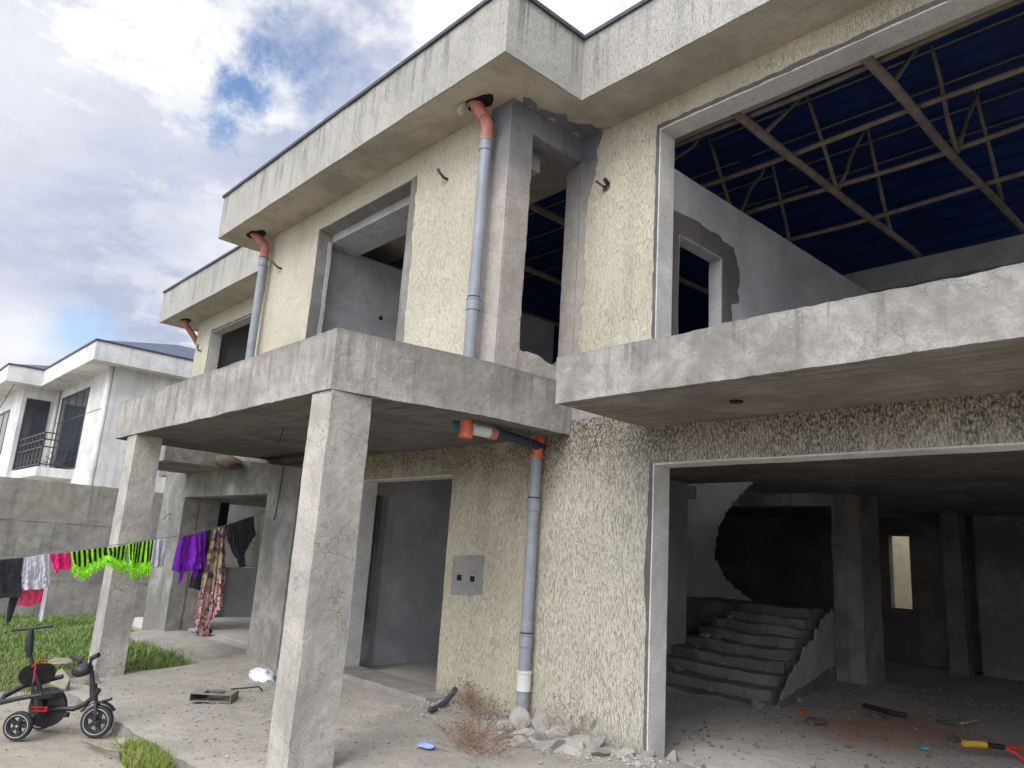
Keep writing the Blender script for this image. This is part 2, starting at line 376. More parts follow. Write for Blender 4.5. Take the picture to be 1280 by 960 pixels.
jag_flat('mortar_smear', [(-5.06, 4.36), (-4.97, 4.36), (-4.95, 4.7), (-4.90, 5.05), (-4.80, 5.22), (-4.76, 5.32), (-5.06, 5.32)], 5.97, M['patch_damp'], .055, 2)
# mortar strip at the right of window one
jag('plaster_patch', [(-6.72, 3.3, 1), (-6.72, 5.68, 1), (-6.63, 5.70), (-6.62, 5.2), (-6.60, 4.4), (-6.58, 3.3)], 'y', YP, M['conc_light'], .006, .016, seed=12)
# reveal linings of window one: dark mortar left and top
def lining(name, y0, y1, x0, x1, z0, z1, mat, left=True, top=True, right=True, t=.012):
    b = []
    if left: b.append((x0, x0+t, y0, y1, z0, z1-t))
    if right: b.append((x1-t, x1, y0, y1, z0, z1-t))
    if top: b.append((x0, x1, y0, y1, z1-t, z1))
    return solid(name, b, mat, house, cell=.08, amp=.0025)
lining('window_reveal', YP-.003, YP+TH+.003, -8.842, -6.718, 3.3, 5.682, M['patch'])
lining('window_reveal', YW-.003, YW+TH+.003, -15.002, -12.898, 3.55, 5.622, M['plaster_light'])
lining('window_reveal', YW-.003, YW+TH+.02, -4.072, .902, 3.3, 5.702, M['plaster_light'], t=.014)
lining('garage_reveal', YW-.003, YW+TH+.02, -4.062, 1.202, .1, G_Z+.002, M['plaster_light'], t=.014)
lining('door_reveal', YW-.003, YW+TH+.01, -8.722, -6.848, .15, 2.482, M['plaster_light'], right=False)
solid('reveal_strip', [(-8.829, -8.822, YP+TH-.05, YP+TH+.002, 3.3, 5.55)], M['plaster_light'], house, cell=.05, amp=.006)
# dark torn mortar lines at the outer edges of the openings
jag('mortar_edge', [(-4.075, 3.3, 1), (-4.075, 5.705), (.9, 5.705, 1), (.9, 5.745), (-4.105, 5.75), (-4.115, 3.3, 1)], 'y', YW, M['patch_dark'], .004, .01, seed=21)
jag('mortar_edge', [(-4.066, .1, 1), (-4.066, 2.484), (-4.10, 2.5), (-4.11, 1.9), (-4.125, 1.55), (-4.10, 1.2), (-4.09, .1, 1)], 'y', YW, M['patch_dark'], .004, .008, seed=23)
jag('mortar_edge', [(-15.005, 3.6, 1), (-15.005, 5.625), (-12.9, 5.625, 1), (-12.9, 5.655), (-15.05, 5.66), (-15.07, 3.6, 1)], 'y', YW, M['patch_dark'], .004, .012, seed=25)

# slabs
def canopy_warp(v):
    t = min(1, (v.y-2.85)/1.42); k = (v.x+10.9)/5.85
    return Vector((v.x-.24*(1-t)*max(0, k) if v.x > -8 else v.x, v.y, v.z))
solid('canopy_slab', [(-10.9, -5.06, 2.85, YW-.003, 2.806, 3.3)], M['conc'], house, cell=.055, amp=.006, warp=canopy_warp)
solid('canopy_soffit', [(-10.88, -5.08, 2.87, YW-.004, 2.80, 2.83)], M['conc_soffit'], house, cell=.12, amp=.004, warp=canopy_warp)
solid('balcony_slab', [(-4.15, 3.2, 4.18, YW-.003, 2.806, 3.18)], M['conc_light'], house, cell=.05, amp=.007,
      warp=lambda v: v+Vector((0, 0, .007*noise.noise(v*4)+.007*noise.noise(v*16))) if v.z > 3.1 else v)
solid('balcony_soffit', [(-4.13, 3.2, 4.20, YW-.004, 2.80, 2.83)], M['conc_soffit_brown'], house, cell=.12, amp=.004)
for (a, b, c, d) in ((-5.62, -5.30, 2.87, 3.235), (-10.42, -10.08, 2.87, 3.185)):
    solid('column', [(a, b, c, d, -.15, 2.80)], M['conc_col'], house, cell=.045, amp=.0045)
solid('upper_floor_slab', [(-15.8, 3.0, YW+TH, 17.0, 2.95, 3.2)], M['patch_mid'], house, holes=[(-8.6, -5.8, 10.35, 14.2, 2, 4)])
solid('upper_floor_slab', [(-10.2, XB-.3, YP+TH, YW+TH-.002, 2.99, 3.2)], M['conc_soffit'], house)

# eave with fascia: soffit plate, upstand, dark capping
eaves = [(-16.6, -11.0, 4.78, 6.0), (-11.0, -4.60, 3.78, 6.0), (-4.60, 3.6, 4.78, 6.0)]
solid('eave_soffit', [(-16.58, -10.98, 4.80, 6.0, 5.97, 6.06), (-10.98, -4.62, 3.80, 6.0, 5.97, 6.06), (-4.62, 3.6, 4.80, 6.0, 5.97, 6.06)], M['soffit'], house, cell=.15, amp=.004)
fb = [(-16.6, -11.0, 4.78, 4.9), (-16.6, -16.48, 4.9, 17.4), (-11.0, -4.6, 3.78, 3.9), (-11.0, -10.88, 3.9, 4.9), (-4.72, -4.6, 3.9, 4.9), (-4.60, 3.6, 4.78, 4.9)]
solid('fascia', [(a, b, c, d, 5.973, 6.63) for a, b, c, d in fb], M['stucco_grey'], house, cell=.08, amp=.004)
solid('cap_flashing', [(a-.025, b+.025, c-.025, d+.02, 6.632, 6.672) for a, b, c, d in fb], M['flash'], house)

# side and rear walls
solid('side_wall', [(-15.8, -15.6, YW+TH, 17, -.1, 2.95), (-15.8, -15.6, YW+TH, 17, 3.2, 5.97)], M['plaster'], house,
      holes=[(-16, -15, 6.42, 7.6, 1.08, 2.33), (-16, -15, 8.5, 10.5, 3.9, 5.0)])
solid('rear_wall', [(-15.8, 3.0, 16.8, 17.0, -.1, 2.95), (-15.8, 3.0, 16.8, 17.0, 3.2, 6.46)], M['plaster_rough'], house,
      holes=[(-6.69, -6.28, 16, 18, 1.13, 2.58), (-3, 0, 16, 18, 3.4, 5.2)])
recalc(mobj('gable', [(x, y, z) for x in (-15.8, -15.65) for y, z in ((5.5, 5.972), (16.9, 5.972), (16.9, 6.44), (11, 7.66), (5.5, 6.5))], [(0, 1, 2, 3, 4), (9, 8, 7, 6, 5), (0, 5, 6, 1), (1, 6, 7, 2), (2, 7, 8, 3), (3, 8, 9, 4), (4, 9, 5, 0)], M['plaster'], house))
solid('end_wall', [(3.0, 3.2, YW+TH, 17, -.1, 5.97)], M['plaster'], house, holes=[(2, 4, 10.9, 16, 3.4, 5.8), (2, 4, 8, 10, .9, 2.4)])  # upper opening added, out of view, to let light reach the stairwell
# interior partitions
solid('partition_wall', [(-4.30, -4.15, YW+TH, 10.7, 3.2, 5.46)], M['plaster'], house, holes=[(-5, -4, 5.78, 6.52, 3.2, 4.78)], cell=.12, amp=.004)
jag('plaster_patch', [(5.56, 3.2, 1), (5.56, 5.0, 1), (6.1, 5.04), (6.75, 4.98), (6.86, 4.7), (6.84, 4.38), (6.7, 4.34), (6.67, 3.2, 1), (6.53, 3.2, 1), (6.53, 4.79, 1), (5.77, 4.79, 1), (5.77, 3.2, 1)], 'x', -4.15, M['patch_dark'], .006, .035, seed=31)
solid('partition_wall', [(-9.2, -9.05, YP+TH, 9.0, 3.2, 5.62)], M['plaster'], house)
solid('interior_beam', [(-9.0, XB-.3, YP+TH, 5.0, 5.56, 5.8)], M['plaster'], house)
solid('interior_beam', [(-4.9, 3.0, 10.45, 10.65, 5.58, 5.92)], M['plaster'], house, cell=.2, amp=.004)
solid('partition_wall', [(-9.27, -9.12, YW+TH, 9.6, -.1, 2.95)], M['plaster'], house,
      holes=[(-10, -9, 5.62, 6.0, .1, 2.35)])
solid('partition_wall', [(-7.25, -7.1, 7.5, 10.22, -.1, 2.95)], M['plaster'], house)
solid('partition_wall', [(-15.0, -7.25, 9.6, 9.75, -.1, 2.95)], M['plaster_rough'], house)

# garage: pillar, stair, stair wall with the dark arched hole
solid('pillar', [(-5.74, -5.28, 12.22, 12.9, .05, 2.95)], M['patch_mid'], house, cell=.09, amp=.01)
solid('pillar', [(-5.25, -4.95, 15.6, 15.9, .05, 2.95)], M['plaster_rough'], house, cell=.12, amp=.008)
st = []
for k in range(9):
    y0 = 8.6+.36*k; xr = -4.87-.92*max(0, (y0+.40-8.75)/3.4)
    st.append((-7.08, xr, y0, y0+.36, .02, .02+.125*(k+1)))
st.append((-8.9, -5.9, 11.84, 13.4, .02, 1.12))
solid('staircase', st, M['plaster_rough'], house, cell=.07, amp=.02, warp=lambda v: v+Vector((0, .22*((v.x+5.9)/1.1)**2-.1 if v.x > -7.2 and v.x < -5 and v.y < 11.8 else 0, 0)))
# light ragged plaster on the stair flank
def ribbon_patch(name, top, bot, mat, thick=.012):
    n = len(top); vs = []
    for (x, y, z), (x2, y2, z2) in zip(top, bot): vs += [(x, y, z), (x2, y2, z2), (x-thick*4, y+thick*3, z), (x2-thick*4, y2+thick*3, z2)]
    fs = []
    for i in range(n-1):
        a = 4*i; b = a+4; fs += [(a, a+1, b+1, b), (a+2, b+2, b+3, a+3), (a, b, b+2, a+2), (a+1, a+3, b+3, b+1)]
    fs += [(0, 2, 3, 1), (4*n-4, 4*n-3, 4*n-1, 4*n-2)]
    return recalc(mobj(name, vs, fs, mat, house))
top = []; bot = []
for i in range(60):
    t = i/59; x = -4.79-.92*t; y = 8.75+3.4*t; z = .12+.98*min(1, t*1.15)**.85+.09*noise.noise(Vector((t*14, 3, 1)))+.05*random.random()+(-.12 if .55 < t < .6 else 0)
    top.append((x, y, z)); bot.append((x, y, .10))
ribbon_patch('stair_flank_plaster', top, bot, M['plaster_light'])
top2 = [(x+.012, y, .18+.16*t_+.05*noise.noise(Vector((x*9, y*9, 0)))) for (x, y, z), t_ in zip(bot, [i/59 for i in range(60)])]
ribbon_patch('stair_flank_skirt', top2, [(x+.012, y, .09) for x, y, z in bot], M['patch_mid'])
# curved stair wall with arched opening, dark room behind
def stairwall():
    n, m = 380, 260
    C_ = Vector((-6.9, 11.3)); Rr = 2.3
    P = lambda a, z: Vector((C_.x+Rr*math.sin(a)*1.0, C_.y+Rr*math.cos(a), z))
    A0, A1 = -1.75, .62
    idx = {}
    def hole(a, z):
        u = min(0, (a-.1)/.82); w = (z-2.0)/1.6 if z > 2.0 else (z-2.0)/1.1
        return u*u+w*w < 1+.10*noise.noise(Vector((a*6, z*4, 2)))+.05*noise.noise(Vector((a*22, z*16, 2)))
    vs = []; fs = []
    for i in range(n+1):
        for j in range(m+1):
            vs.append(P(A0+(A1-A0)*i/n, .1+5.4*j/m))
    for i in range(n):
        for j in range(m):
            if not hole(A0+(A1-A0)*(i+.5)/n, .1+5.4*(j+.5)/m): fs.append((i*(m+1)+j, (i+1)*(m+1)+j, (i+1)*(m+1)+j+1, i*(m+1)+j+1))
    o = mobj('stair_wall', vs, fs, M['plaster_light'], house, smooth=True); md = o.modifiers.new('t', 'SOLIDIFY'); md.thickness = .12; md.offset = 1
    rv = []; K = 90
    for i in range(K+1):
        th = R(178+72*i/K); c_, s_ = math.cos(th), math.sin(th)
        for q in (1.02, 1.02+.05+.14*abs(noise.noise(Vector((i*.23, 1, 4))))+.03*random.random()):
            a = .1+.82*q*c_; z = 2.0+1.1*q*s_; rv.append(Vector((C_.x+(Rr-.01)*math.sin(a), C_.y+(Rr-.01)*math.cos(a), z)))
    mobj('torn_plaster_rim', rv, [(2*i, 2*i+1, 2*i+3, 2*i+2) for i in range(K)], M['plaster_light'], house).modifiers.new('t', 'SOLIDIFY').thickness = .02
    return o
stairwall()

# curved ceiling edge bits / hanging dark lump in garage ceiling, side wall right
solid('garage_inner_wall', [(-4.9, 3.0, 16.2, 16.35, .05, 2.95)], M['patch_mid'], house, cell=.2, amp=.01)

# portal at the left end
def portal_warp(v):
    if v.z > 2.5: return Vector((v.x, v.y, 2.80-.10*(v.x+11.4) if v.x > -11.4 else 2.80))
    return v
solid('porch_wall', [(-14.35, -9.27, 4.7, 4.95, -.1, 2.8)], M['conc_light'], house, holes=[(-13.28, -10.15, 4, 5.5, .1, 2.26)], cell=.07, amp=.005, warp=portal_warp)
solid('porch_return', [(-13.6, -13.3, 4.952, 5.33, -.1, 2.6)], M['conc'], house, cell=.1, amp=.004)
solid('porch_slab', [(-13.4, -11.45, 3.68, 4.695, 2.66, 2.93)], M['conc_light'], house, cell=.06, amp=.005)
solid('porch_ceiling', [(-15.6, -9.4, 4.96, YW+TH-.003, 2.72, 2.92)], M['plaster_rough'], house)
# dark navy panel with two raised fields in the side room
mb = MB(); mb.box(-15.52, -15.46, 5.7, 6.38, .12, 2.34); mb.box(-15.46, -15.44, 5.8, 6.28, .3, 1.1); mb.box(-15.46, -15.44, 5.8, 6.28, 1.25, 2.2)
mb.build('dark_panel', simple('dark_navy_panel', (.02, .024, .04), .2, .5), house)

# stone / clay lump wedged under the canopy
def lump(name, c, r, sx, sy, sz, mat, parent=None, seed=0, facet=True, sub=3, amp=.35, rotz=0., group=None, label=None, cat=None, tilt=.3):
    bm = bmesh.new(); bmesh.ops.create_icosphere(bm, subdivisions=sub, radius=1)
    rm = Matrix.Rotation(rotz, 3, 'Z')@Matrix.Rotation(random.uniform(-tilt, tilt), 3, 'X')@Matrix.Rotation(random.uniform(-tilt, tilt), 3, 'Y')
    cuts = [Vector((random.gauss(0, 1), random.gauss(0, 1), random.gauss(0, 1))).normalized() for _ in range(12)]
    for v in bm.verts:
        p = v.co.copy()
        if facet:
            for k in cuts:
                d = p.dot(k)-.55
                if d > 0: p -= k*d
        p *= 1+amp*.4*noise.noise(p*1.7+Vector((seed, 0, 0)))+amp*.15*noise.noise(p*6+Vector((seed, 3, 0)))
        p = rm@Vector((p.x*sx*r, p.y*sy*r, p.z*sz*r)); v.co = p
    me = bpy.data.meshes.new(name); bm.to_mesh(me); bm.free(); me.materials.append(mat)
    o = bpy.data.objects.new(name, me); COL.objects.link(o)
    if parent: o.parent = parent; o.location = Vector(c)-wloc(parent)
    else: o.location = c
    if not facet: me.polygons.foreach_set('use_smooth', [True]*len(me.polygons))
    if label: tag(o, label, cat, group)
    return o
lump('clay_lump', (-11.15, 4.5, 2.72), .30, 1.1, .6, .3, simple('brown_clay', (.13, .10, .075), .25, .9, 6, .01), None, 4, facet=False,
     label='rounded brown lump wedged between the canopy slab and the porch wall', cat='debris')

# roof: sheets, poles
def roofz(y): return 6.42+(y-4.9)*.21 if y < 11 else 6.42+6.1*.21-(y-11)*.21
def sheet(name, x0, x1, y0, y1, f, mat, n=40):
    vs = []; 
    for i in range(n+1):
        y = y0+(y1-y0)*i/n; vs += [(x0, y, f(y)), (x1, y, f(y)), (x0, y, f(y)+.03), (x1, y, f(y)+.03)]
    fs = []
    for i in range(n): a = 4*i; b = a+4; fs += [(a, a+1, b+1, b), (a+2, b+2, b+3, a+3), (a, b, b+2, a+2), (a+1, a+3, b+3, b+1)]
    fs += [(0, 2, 3, 1), (4*n, 4*n+1, 4*n+3, 4*n+2)]
    return recalc(mobj(name, vs, fs, mat, house))
sheet('roof_sheet', -16.4, -4.6, 4.92, 17.3, roofz, M['roof']); sheet('roof_sheet', -4.6, 3.5, 4.92, 17.3, roofz, M['roof'])
sheet('roof_sheet', -10.86, -4.74, 3.92, 4.9, lambda y: 6.42+(y-4.9)*.16, M['roof'], 6)
def pole(a, b, r0, r1, wob=.02):
    a = Vector(a); b = Vector(b); n = max(3, int((b-a).length/.35)); pts = []; rad = []
    sd = random.random()*50
    for i in range(n+1):
        t = i/n; w = Vector((noise.noise(Vector((sd, t*3, 0))), noise.noise(Vector((sd, t*3, 9))), noise.noise(Vector((sd, t*3, 17)))))*wob*(1 if 0 < i < n else .2)
        pts.append(a+(b-a)*t+w*2); rad.append((r0+(r1-r0)*t)*(1+.12*noise.noise(Vector((sd, t*(b-a).length*4, 4)))))
    return MB().tube(pts, rad, 8).build('roof_pole', M['wood'], house, smooth=True)
for x in (-14.2, -12.4, -9.8, -8.2, -6.6, -4.95, -3.63, -2.38, -1.1, .15, 1.5):
    pole((x, 5.4, 5.96), (x+.02, 10.5, 5.96), .05, .038)
    if -5.5 < x < 1:
        for (y0, y1) in ((6.45, 7.3), (8.0, 7.4), (8.05, 8.9), (9.5, 8.9)):
            pole((x+.04, y0, 5.99), (x+.03+random.uniform(-.04, .04), y1, roofz(y1)-.06), .026, .019)
for i, y in enumerate((6.15, 7.07, 8.05, 9.0)):
    pole((-5.0, y, 6.04), (2.9, y+.05, 6.04), .031, .024, .04)
for y in (5.6, 6.6, 7.6, 8.6, 9.6, 10.6):
    pole((-15.5, y, roofz(y)-.03), (-5.2, y, roofz(y)-.03), .014, .012, .01)
    pole((-5.0, y, roofz(y)-.03), (2.9, y, roofz(y)-.03), .014, .012, .01)
for x in (-8.9, -7.4, -6.0): pole((x, 4.6, 6.02), (x, 5.3, 6.0), .035, .035, .005)

# downpipes
def downpipe(x, y, ztop, zbot, rad=.058, top='soffit', coll=(), mat=None, bright=False):
    om = M['orange_bright'] if bright else M['orange']
    d = MB().tube([(x, y, zbot), (x, y, (ztop+zbot)/2), (x, y, ztop)], rad, 20).build('downpipe', M['pvc'], house, smooth=False); smooth_by_angle(d, 40)
    for cz in coll:
        c = MB().lathe((x, y, cz), (0, 0, 1), [(-.05, rad+.001), (-.05, rad+.008), (.045, rad+.008), (.05, rad+.013), (.065, rad+.013), (.068, rad+.001)], 20).build('pipe_collar', M['pvc'], d, smooth=False); smooth_by_angle(c, 40)
        MB().lathe((x, y, cz+.075), (0, 0, 1), [(-.006, rad+.001), (-.006, rad+.004), (.006, rad+.004), (.006, rad+.001)], 20).build('seal_ring', M['rubber'], d)
    return d
def elbow(d, pts, rad, mat, name='pipe_elbow', ribs=()):
    mb = MB().tube(pts, rad, 18)
    for i in ribs:
        a = Vector(pts[i]); b = Vector(pts[i+1]); mb.lathe(a, b-a, [(-.012, rad*1.01), (-.012, rad*1.12), (.012, rad*1.12), (.012, rad*1.01)], 18)
    e = mb.build(name, mat, d); smooth_by_angle(e, 40); return e
PY = YP-.12
d = downpipe(-5.30, PY, 5.55, 3.30, .058, coll=(3.86, 5.49))
elbow(d, [(-5.30, PY, 5.56), (-5.30, PY, 5.72), (-5.33, PY-.02, 5.80), (-5.40, PY-.06, 5.93), (-5.44, PY-.09, 6.0)], .063, M['orange'], ribs=(0, 2, 3))
d = downpipe(-10.22, PY, 5.60, 3.30, .058, coll=(5.52,))
elbow(d, [(-10.22, PY, 5.61), (-10.22, PY, 5.74), (-10.25, PY-.02, 5.81), (-10.36, PY-.08, 5.92), (-10.42, PY-.12, 6.0)], .063, M['orange'], ribs=(0, 2, 3))
d = downpipe(-15.92, YW+.12, 5.45, 2.9, .055, coll=())
elbow(d, [(-15.92, YW+.12, 5.40), (-15.92, YW+.10, 5.52), (-15.93, YW-.02, 5.68), (-15.95, YW-.20, 5.88), (-15.96, YW-.24, 6.0)], .06, M['orange'], ribs=(1, 3))
d = downpipe(-5.42, YW-.09, 2.62, .02, .058, coll=(2.12, .86))
elbow(d, [(-5.42, YW-.09, 2.60), (-5.42, YW-.09, 2.70), (-5.42, YW-.085, 2.76), (-5.44, YW-.03, 2.81)], .064, M['orange_bright'], ribs=(0, 2))
c = MB().lathe((-5.42, YW-.09, .50), (0, 0, 1), [(-.08, .059), (-.08, .068), (.07, .068), (.075, .074), (.095, .074), (.10, .059)], 20).build('pale_coupling', M['pvc_pale'], d); smooth_by_angle(c, 40)
# broken stub of pipes under the canopy
sx, sy = -5.30, 4.28
e = MB().tube([(sx-.06, sy, 2.80), (sx-.06, sy, 2.70), (sx-.05, sy, 2.645)], .055, 18); e.lathe((sx-.06, sy, 2.66), (0, 0, 1), [(-.02, .056), (-.02, .064), (.02, .064), (.02, .056)], 18)
q = e.build('drain_stub', M['orange_bright'], house); smooth_by_angle(q, 40)
q = MB().tube([(sx-.02, sy+.04, 2.72), (sx+.0, sy+.22, 2.715)], .052, 16).build('drain_stub', M['pvc_pale'], house); smooth_by_angle(q, 40)
q = MB().tube([(sx+.0, sy+.22, 2.715), (sx+.005, sy+.29, 2.715)], .06, 16).build('drain_socket', M['orange'], house); smooth_by_angle(q, 40)
q = MB().tube([(sx+.0, sy+.29, 2.74), (-5.40, YW-.04, 2.70)], .045, 14).build('drain_pipe', simple('dark_blue_pipe', (.035, .04, .06), .2, .5), house); smooth_by_angle(q, 40)
MB().tube([(sx-.2, sy-.02, 2.80), (sx-.19, sy-.02, 2.76), (sx-.17, sy-.03, 2.75)], .035, 12).build('drain_stub', simple('blue_green_plastic', (.03, .13, .19), .2, .5), house)
MB().tube([(-5.2, 4.9, 2.80), (-5.19, 4.92, 2.72), (-5.21, 4.95, 2.62), (-5.17, 4.96, 2.58)], .006, 6).build('hanging_wire', M['black'], house)
# torn holes where pipes meet the soffit, drawn as flat black sheets
dk = simple('black_hole_shade', (.012, .012, .016), .3, 1.)  # shade inside holes painted as flat black
for (x, y, r) in ((-5.42, PY-.06, .15), (-10.40, PY-.10, .17), (-15.96, YW-.25, .16)):
    jag_flat('soffit_break', [(x+r*1.0*math.cos(a)+.10*max(0, math.cos(a)), y+r*.62*math.sin(a)) for a in [i*math.pi/8 for i in range(16)]], 5.972, dk, .02, x, .004)
lump('mortar_plug', (-5.52, PY-.16, 5.95), .11, .8, .5, .9, M['stone'], house, 8)
# wire stubs in the walls
for (x, y, z, dx) in ((-6.04, YP, 5.44, -.06), (-9.85, YP, 5.38, -.10), (-15.45, YW, 5.3, .08)):
    MB().tube([(x, y+.02, z), (x-.01, y-.05, z+.005), (x+dx*.5, y-.09, z+.05), (x+dx, y-.10, z+.10)], .015, 8).build('wire_stub', M['black'], house)
q = MB(); q.tube([(-4.73, YW+.02, 5.31), (-4.72, YW-.06, 5.30), (-4.78, YW-.10, 5.36)], .012, 8); q.tube([(-4.70, YW+.02, 5.33), (-4.69, YW-.07, 5.36)], .022, 8); q.build('wire_stub', M['black'], house)
lump('dark_pocket', (-4.72, YW, 5.30), .06, 1.2, .25, .8, M['patch_dark'], house, 5)
for p in ([(-8.42, 8.3, 2.2), (-8.41, 8.2, 2.1), (-8.45, 8.15, 1.95)], [(-6.95, YW+.1, 2.47), (-6.96, YW+.12, 2.40), (-7.02, YW+.12, 2.33), (-7.0, YW+.12, 2.26)], [(-7.6, 3.6, 2.81), (-7.62, 3.6, 2.74), (-7.72, 3.62, 2.66)],
          [(-9.75, 4.69, 2.62), (-9.76, 4.685, 2.3), (-9.80, 4.68, 1.96), (-9.82, 4.68, 1.9)], [(-13.85, 4.72, 2.0), (-13.84, 4.64, 1.95), (-13.86, 4.62, 1.88)]):
    MB().tube(p, .007, 7).build('hanging_wire', M['black'], house)
# socket plaster panel
jag('socket_panel', [(-6.70, 1.60), (-6.22, 1.62), (-6.20, 1.22), (-6.72, 1.19)], 'y', YW, M['patch_mid'], .007, .02, seed=41)
for x in (-6.58, -6.36):
    q = MB(); q.box(x-.05, x+.05, YW-.012, YW-.007, 1.325, 1.415); q.build('socket_box', simple('grey_box_rim', (.27, .27, .26), .2, .8), house)
    q = MB(); q.box(x-.036, x+.036, YW-.016, YW-.012, 1.34, 1.40); q.build('socket_hole', dk, house)
for (y, z) in ((5.52, 4.81),): MB().lathe((-9.05, y, z), (1, 0, 0), [(-.002, .03), (.008, .03)], 10).build('socket_hole', dk, house)
for (x, y) in ((-2.9, 4.75),): MB().lathe((x, y, 2.80), (0, 0, -1), [(-.01, .055), (.012, .045)], 12).build('ceiling_box', dk, house)
# broken sill debris under the narrow window
lump('broken_sill_chunk', (XB-.04, 5.18, 3.45), .13, .8, 1.2, .6, M['patch_dark'], house, 3)

# ------------------------------------------------------------------ ground, platform, floors
def hgrid(name, xs, ys, f, mat, kind='structure', skirt=None):
    nx, ny = len(xs), len(ys); vs = [(x, y, f(x, y)) for x in xs for y in ys]
    fs = [(i*ny+j, (i+1)*ny+j, (i+1)*ny+j+1, i*ny+j+1) for i in range(nx-1) for j in range(ny-1)]
    if skirt is not None:
        ring = [(i, 0) for i in range(nx)]+[(nx-1, j) for j in range(1, ny)]+[(i, ny-1) for i in range(nx-2, -1, -1)]+[(0, j) for j in range(ny-2, 0, -1)]
        b = len(vs); vs += [(vs[i*ny+j][0]+.03*noise.noise(Vector((i*.4, j*.4, 1))), vs[i*ny+j][1]+.03*noise.noise(Vector((i*.4, j*.4, 7)))-(.04 if j == 0 else 0), skirt) for i, j in ring]; n = len(ring)
        fs += [(ring[k][0]*ny+ring[k][1], b+k, b+(k+1) % n, ring[(k+1) % n][0]*ny+ring[(k+1) % n][1]) for k in range(n)]
    o = mobj(name, vs, fs, mat, smooth=(skirt is None)); 
    if skirt is not None: smooth_by_angle(recalc(o), 40)
    if kind: o['kind'] = kind
    return o
def lin(a, b, s): n = max(1, int(round((b-a)/s))); return [a+(b-a)*i/n for i in range(n+1)]
def gz(x, y):
    z = -.155+.012*noise.noise(Vector((x*1.3, y*1.3, 0)))+.006*noise.noise(Vector((x*5, y*5, 3)))
    if x < -9.9:
        k = min(1, (-9.9-x)/1.2); z += k*.11
        z += k*.03*noise.noise(Vector((x*.8, y*.8, 9)))
    if x < -60 or x > 60 or y > 60 or y < -60: z = -.15
    return z
gx = [-600, -200, -80, -50, -35, -26]+lin(-20, 4, .12)+[8, 15, 30, 60, 200, 600]
gy = [-600, -200, -60, -30, -12, -6]+lin(-2, 6, .12)+[9, 14, 20, 30, 60, 200, 600]
hgrid('ground', gx, gy, gz, M['ground'])
def pz(x, y):
    t = (y-2.87)/2.46; z = .0+.145*max(-.1, min(1, t)); z -= .05*max(0, min(1, (-5.6-x)/4.6))*(1-max(0, min(1, t)))
    e = min(y-2.47, .06)/.06
    return z+.008*noise.noise(Vector((x*2, y*2, 0)))+.006*noise.noise(Vector((x*8, y*8, 0)))+.004*noise.noise(Vector((x*19, y*19, 0)))-.015*(1-e)*(.5+noise.noise(Vector((x*3, y*3, 5))))
xs = lin(-10.25, 3.3, .05); ys = lin(2.47, YW+.08, .05)
plat = hgrid('veranda_platform', xs, ys, lambda x, y: pz(x, y), M['platform'], skirt=-.25)
me = plat.data; me.materials.append(M['edge'])
for pl in me.polygons:
    if abs(pl.normal.z) < .6: pl.material_index = 1
for v in me.vertices:      # ragged front and left edges
    k = max(0, 1-(v.co.y-2.47)/.22); v.co.y += k*(.05*noise.noise(Vector((v.co.x*1.4, 0, 2)))+.035*noise.noise(Vector((v.co.x*6, v.co.z*5, 2))))
    k = max(0, 1-(v.co.x+10.25)/.22); v.co.x += k*(.12*noise.noise(Vector((v.co.y*1.2, 4, 2)))+.03*noise.noise(Vector((v.co.y*6, v.co.z*5, 2))))
hgrid('porch_floor', lin(-13.6, -10.0, .06), lin(4.2, 4.98, .06), lambda x, y: pz(max(x, -10.25), y)+.006, M['platform'], skirt=-.2)
hgrid('house_floor', lin(-15.65, 3.1, .15), lin(YW+.02, 17.1, .15), lambda x, y: .105+.014*noise.noise(Vector((x*1.5, y*1.5, 0)))+.007*noise.noise(Vector((x*6, y*6, 0))), M['floor'], skirt=-.3)
hgrid('porch_inner_floor', lin(-15.65, -9.28, .15), lin(4.98, YW+.02, .12), lambda x, y: .1+.01*noise.noise(Vector((x*3, y*3, 0))), M['floor'], skirt=-.3)
# door threshold strip
solid('door_threshold', [(-8.8, -6.6, YW-.30, YW+TH, .05, .175)], M['patch_mid'], house, cell=.05, amp=.007)

# boundary walls
bw = solid('boundary_wall', [(-17.4, -17.2, -12, 24, -.3, 2.5)], M['bwall'], None, cell=.25, amp=.01)
tag(bw, 'long stained concrete boundary wall behind the grass strip at left', 'wall')
for zc in (.62, 1.08, 1.72):
    q = MB().box(-17.2, -17.192, -12, 24, zc, zc+.012).build('course_ledge', M['patch_mid'], bw)
rw = solid('rear_garden_wall', [(-17.1, 8, 21, 21.2, -.3, 2.9)], M['garden_wall'], None, cell=.4, amp=.01)
tag(rw, 'tan garden wall seen through the narrow gap at the back of the garage', 'wall')

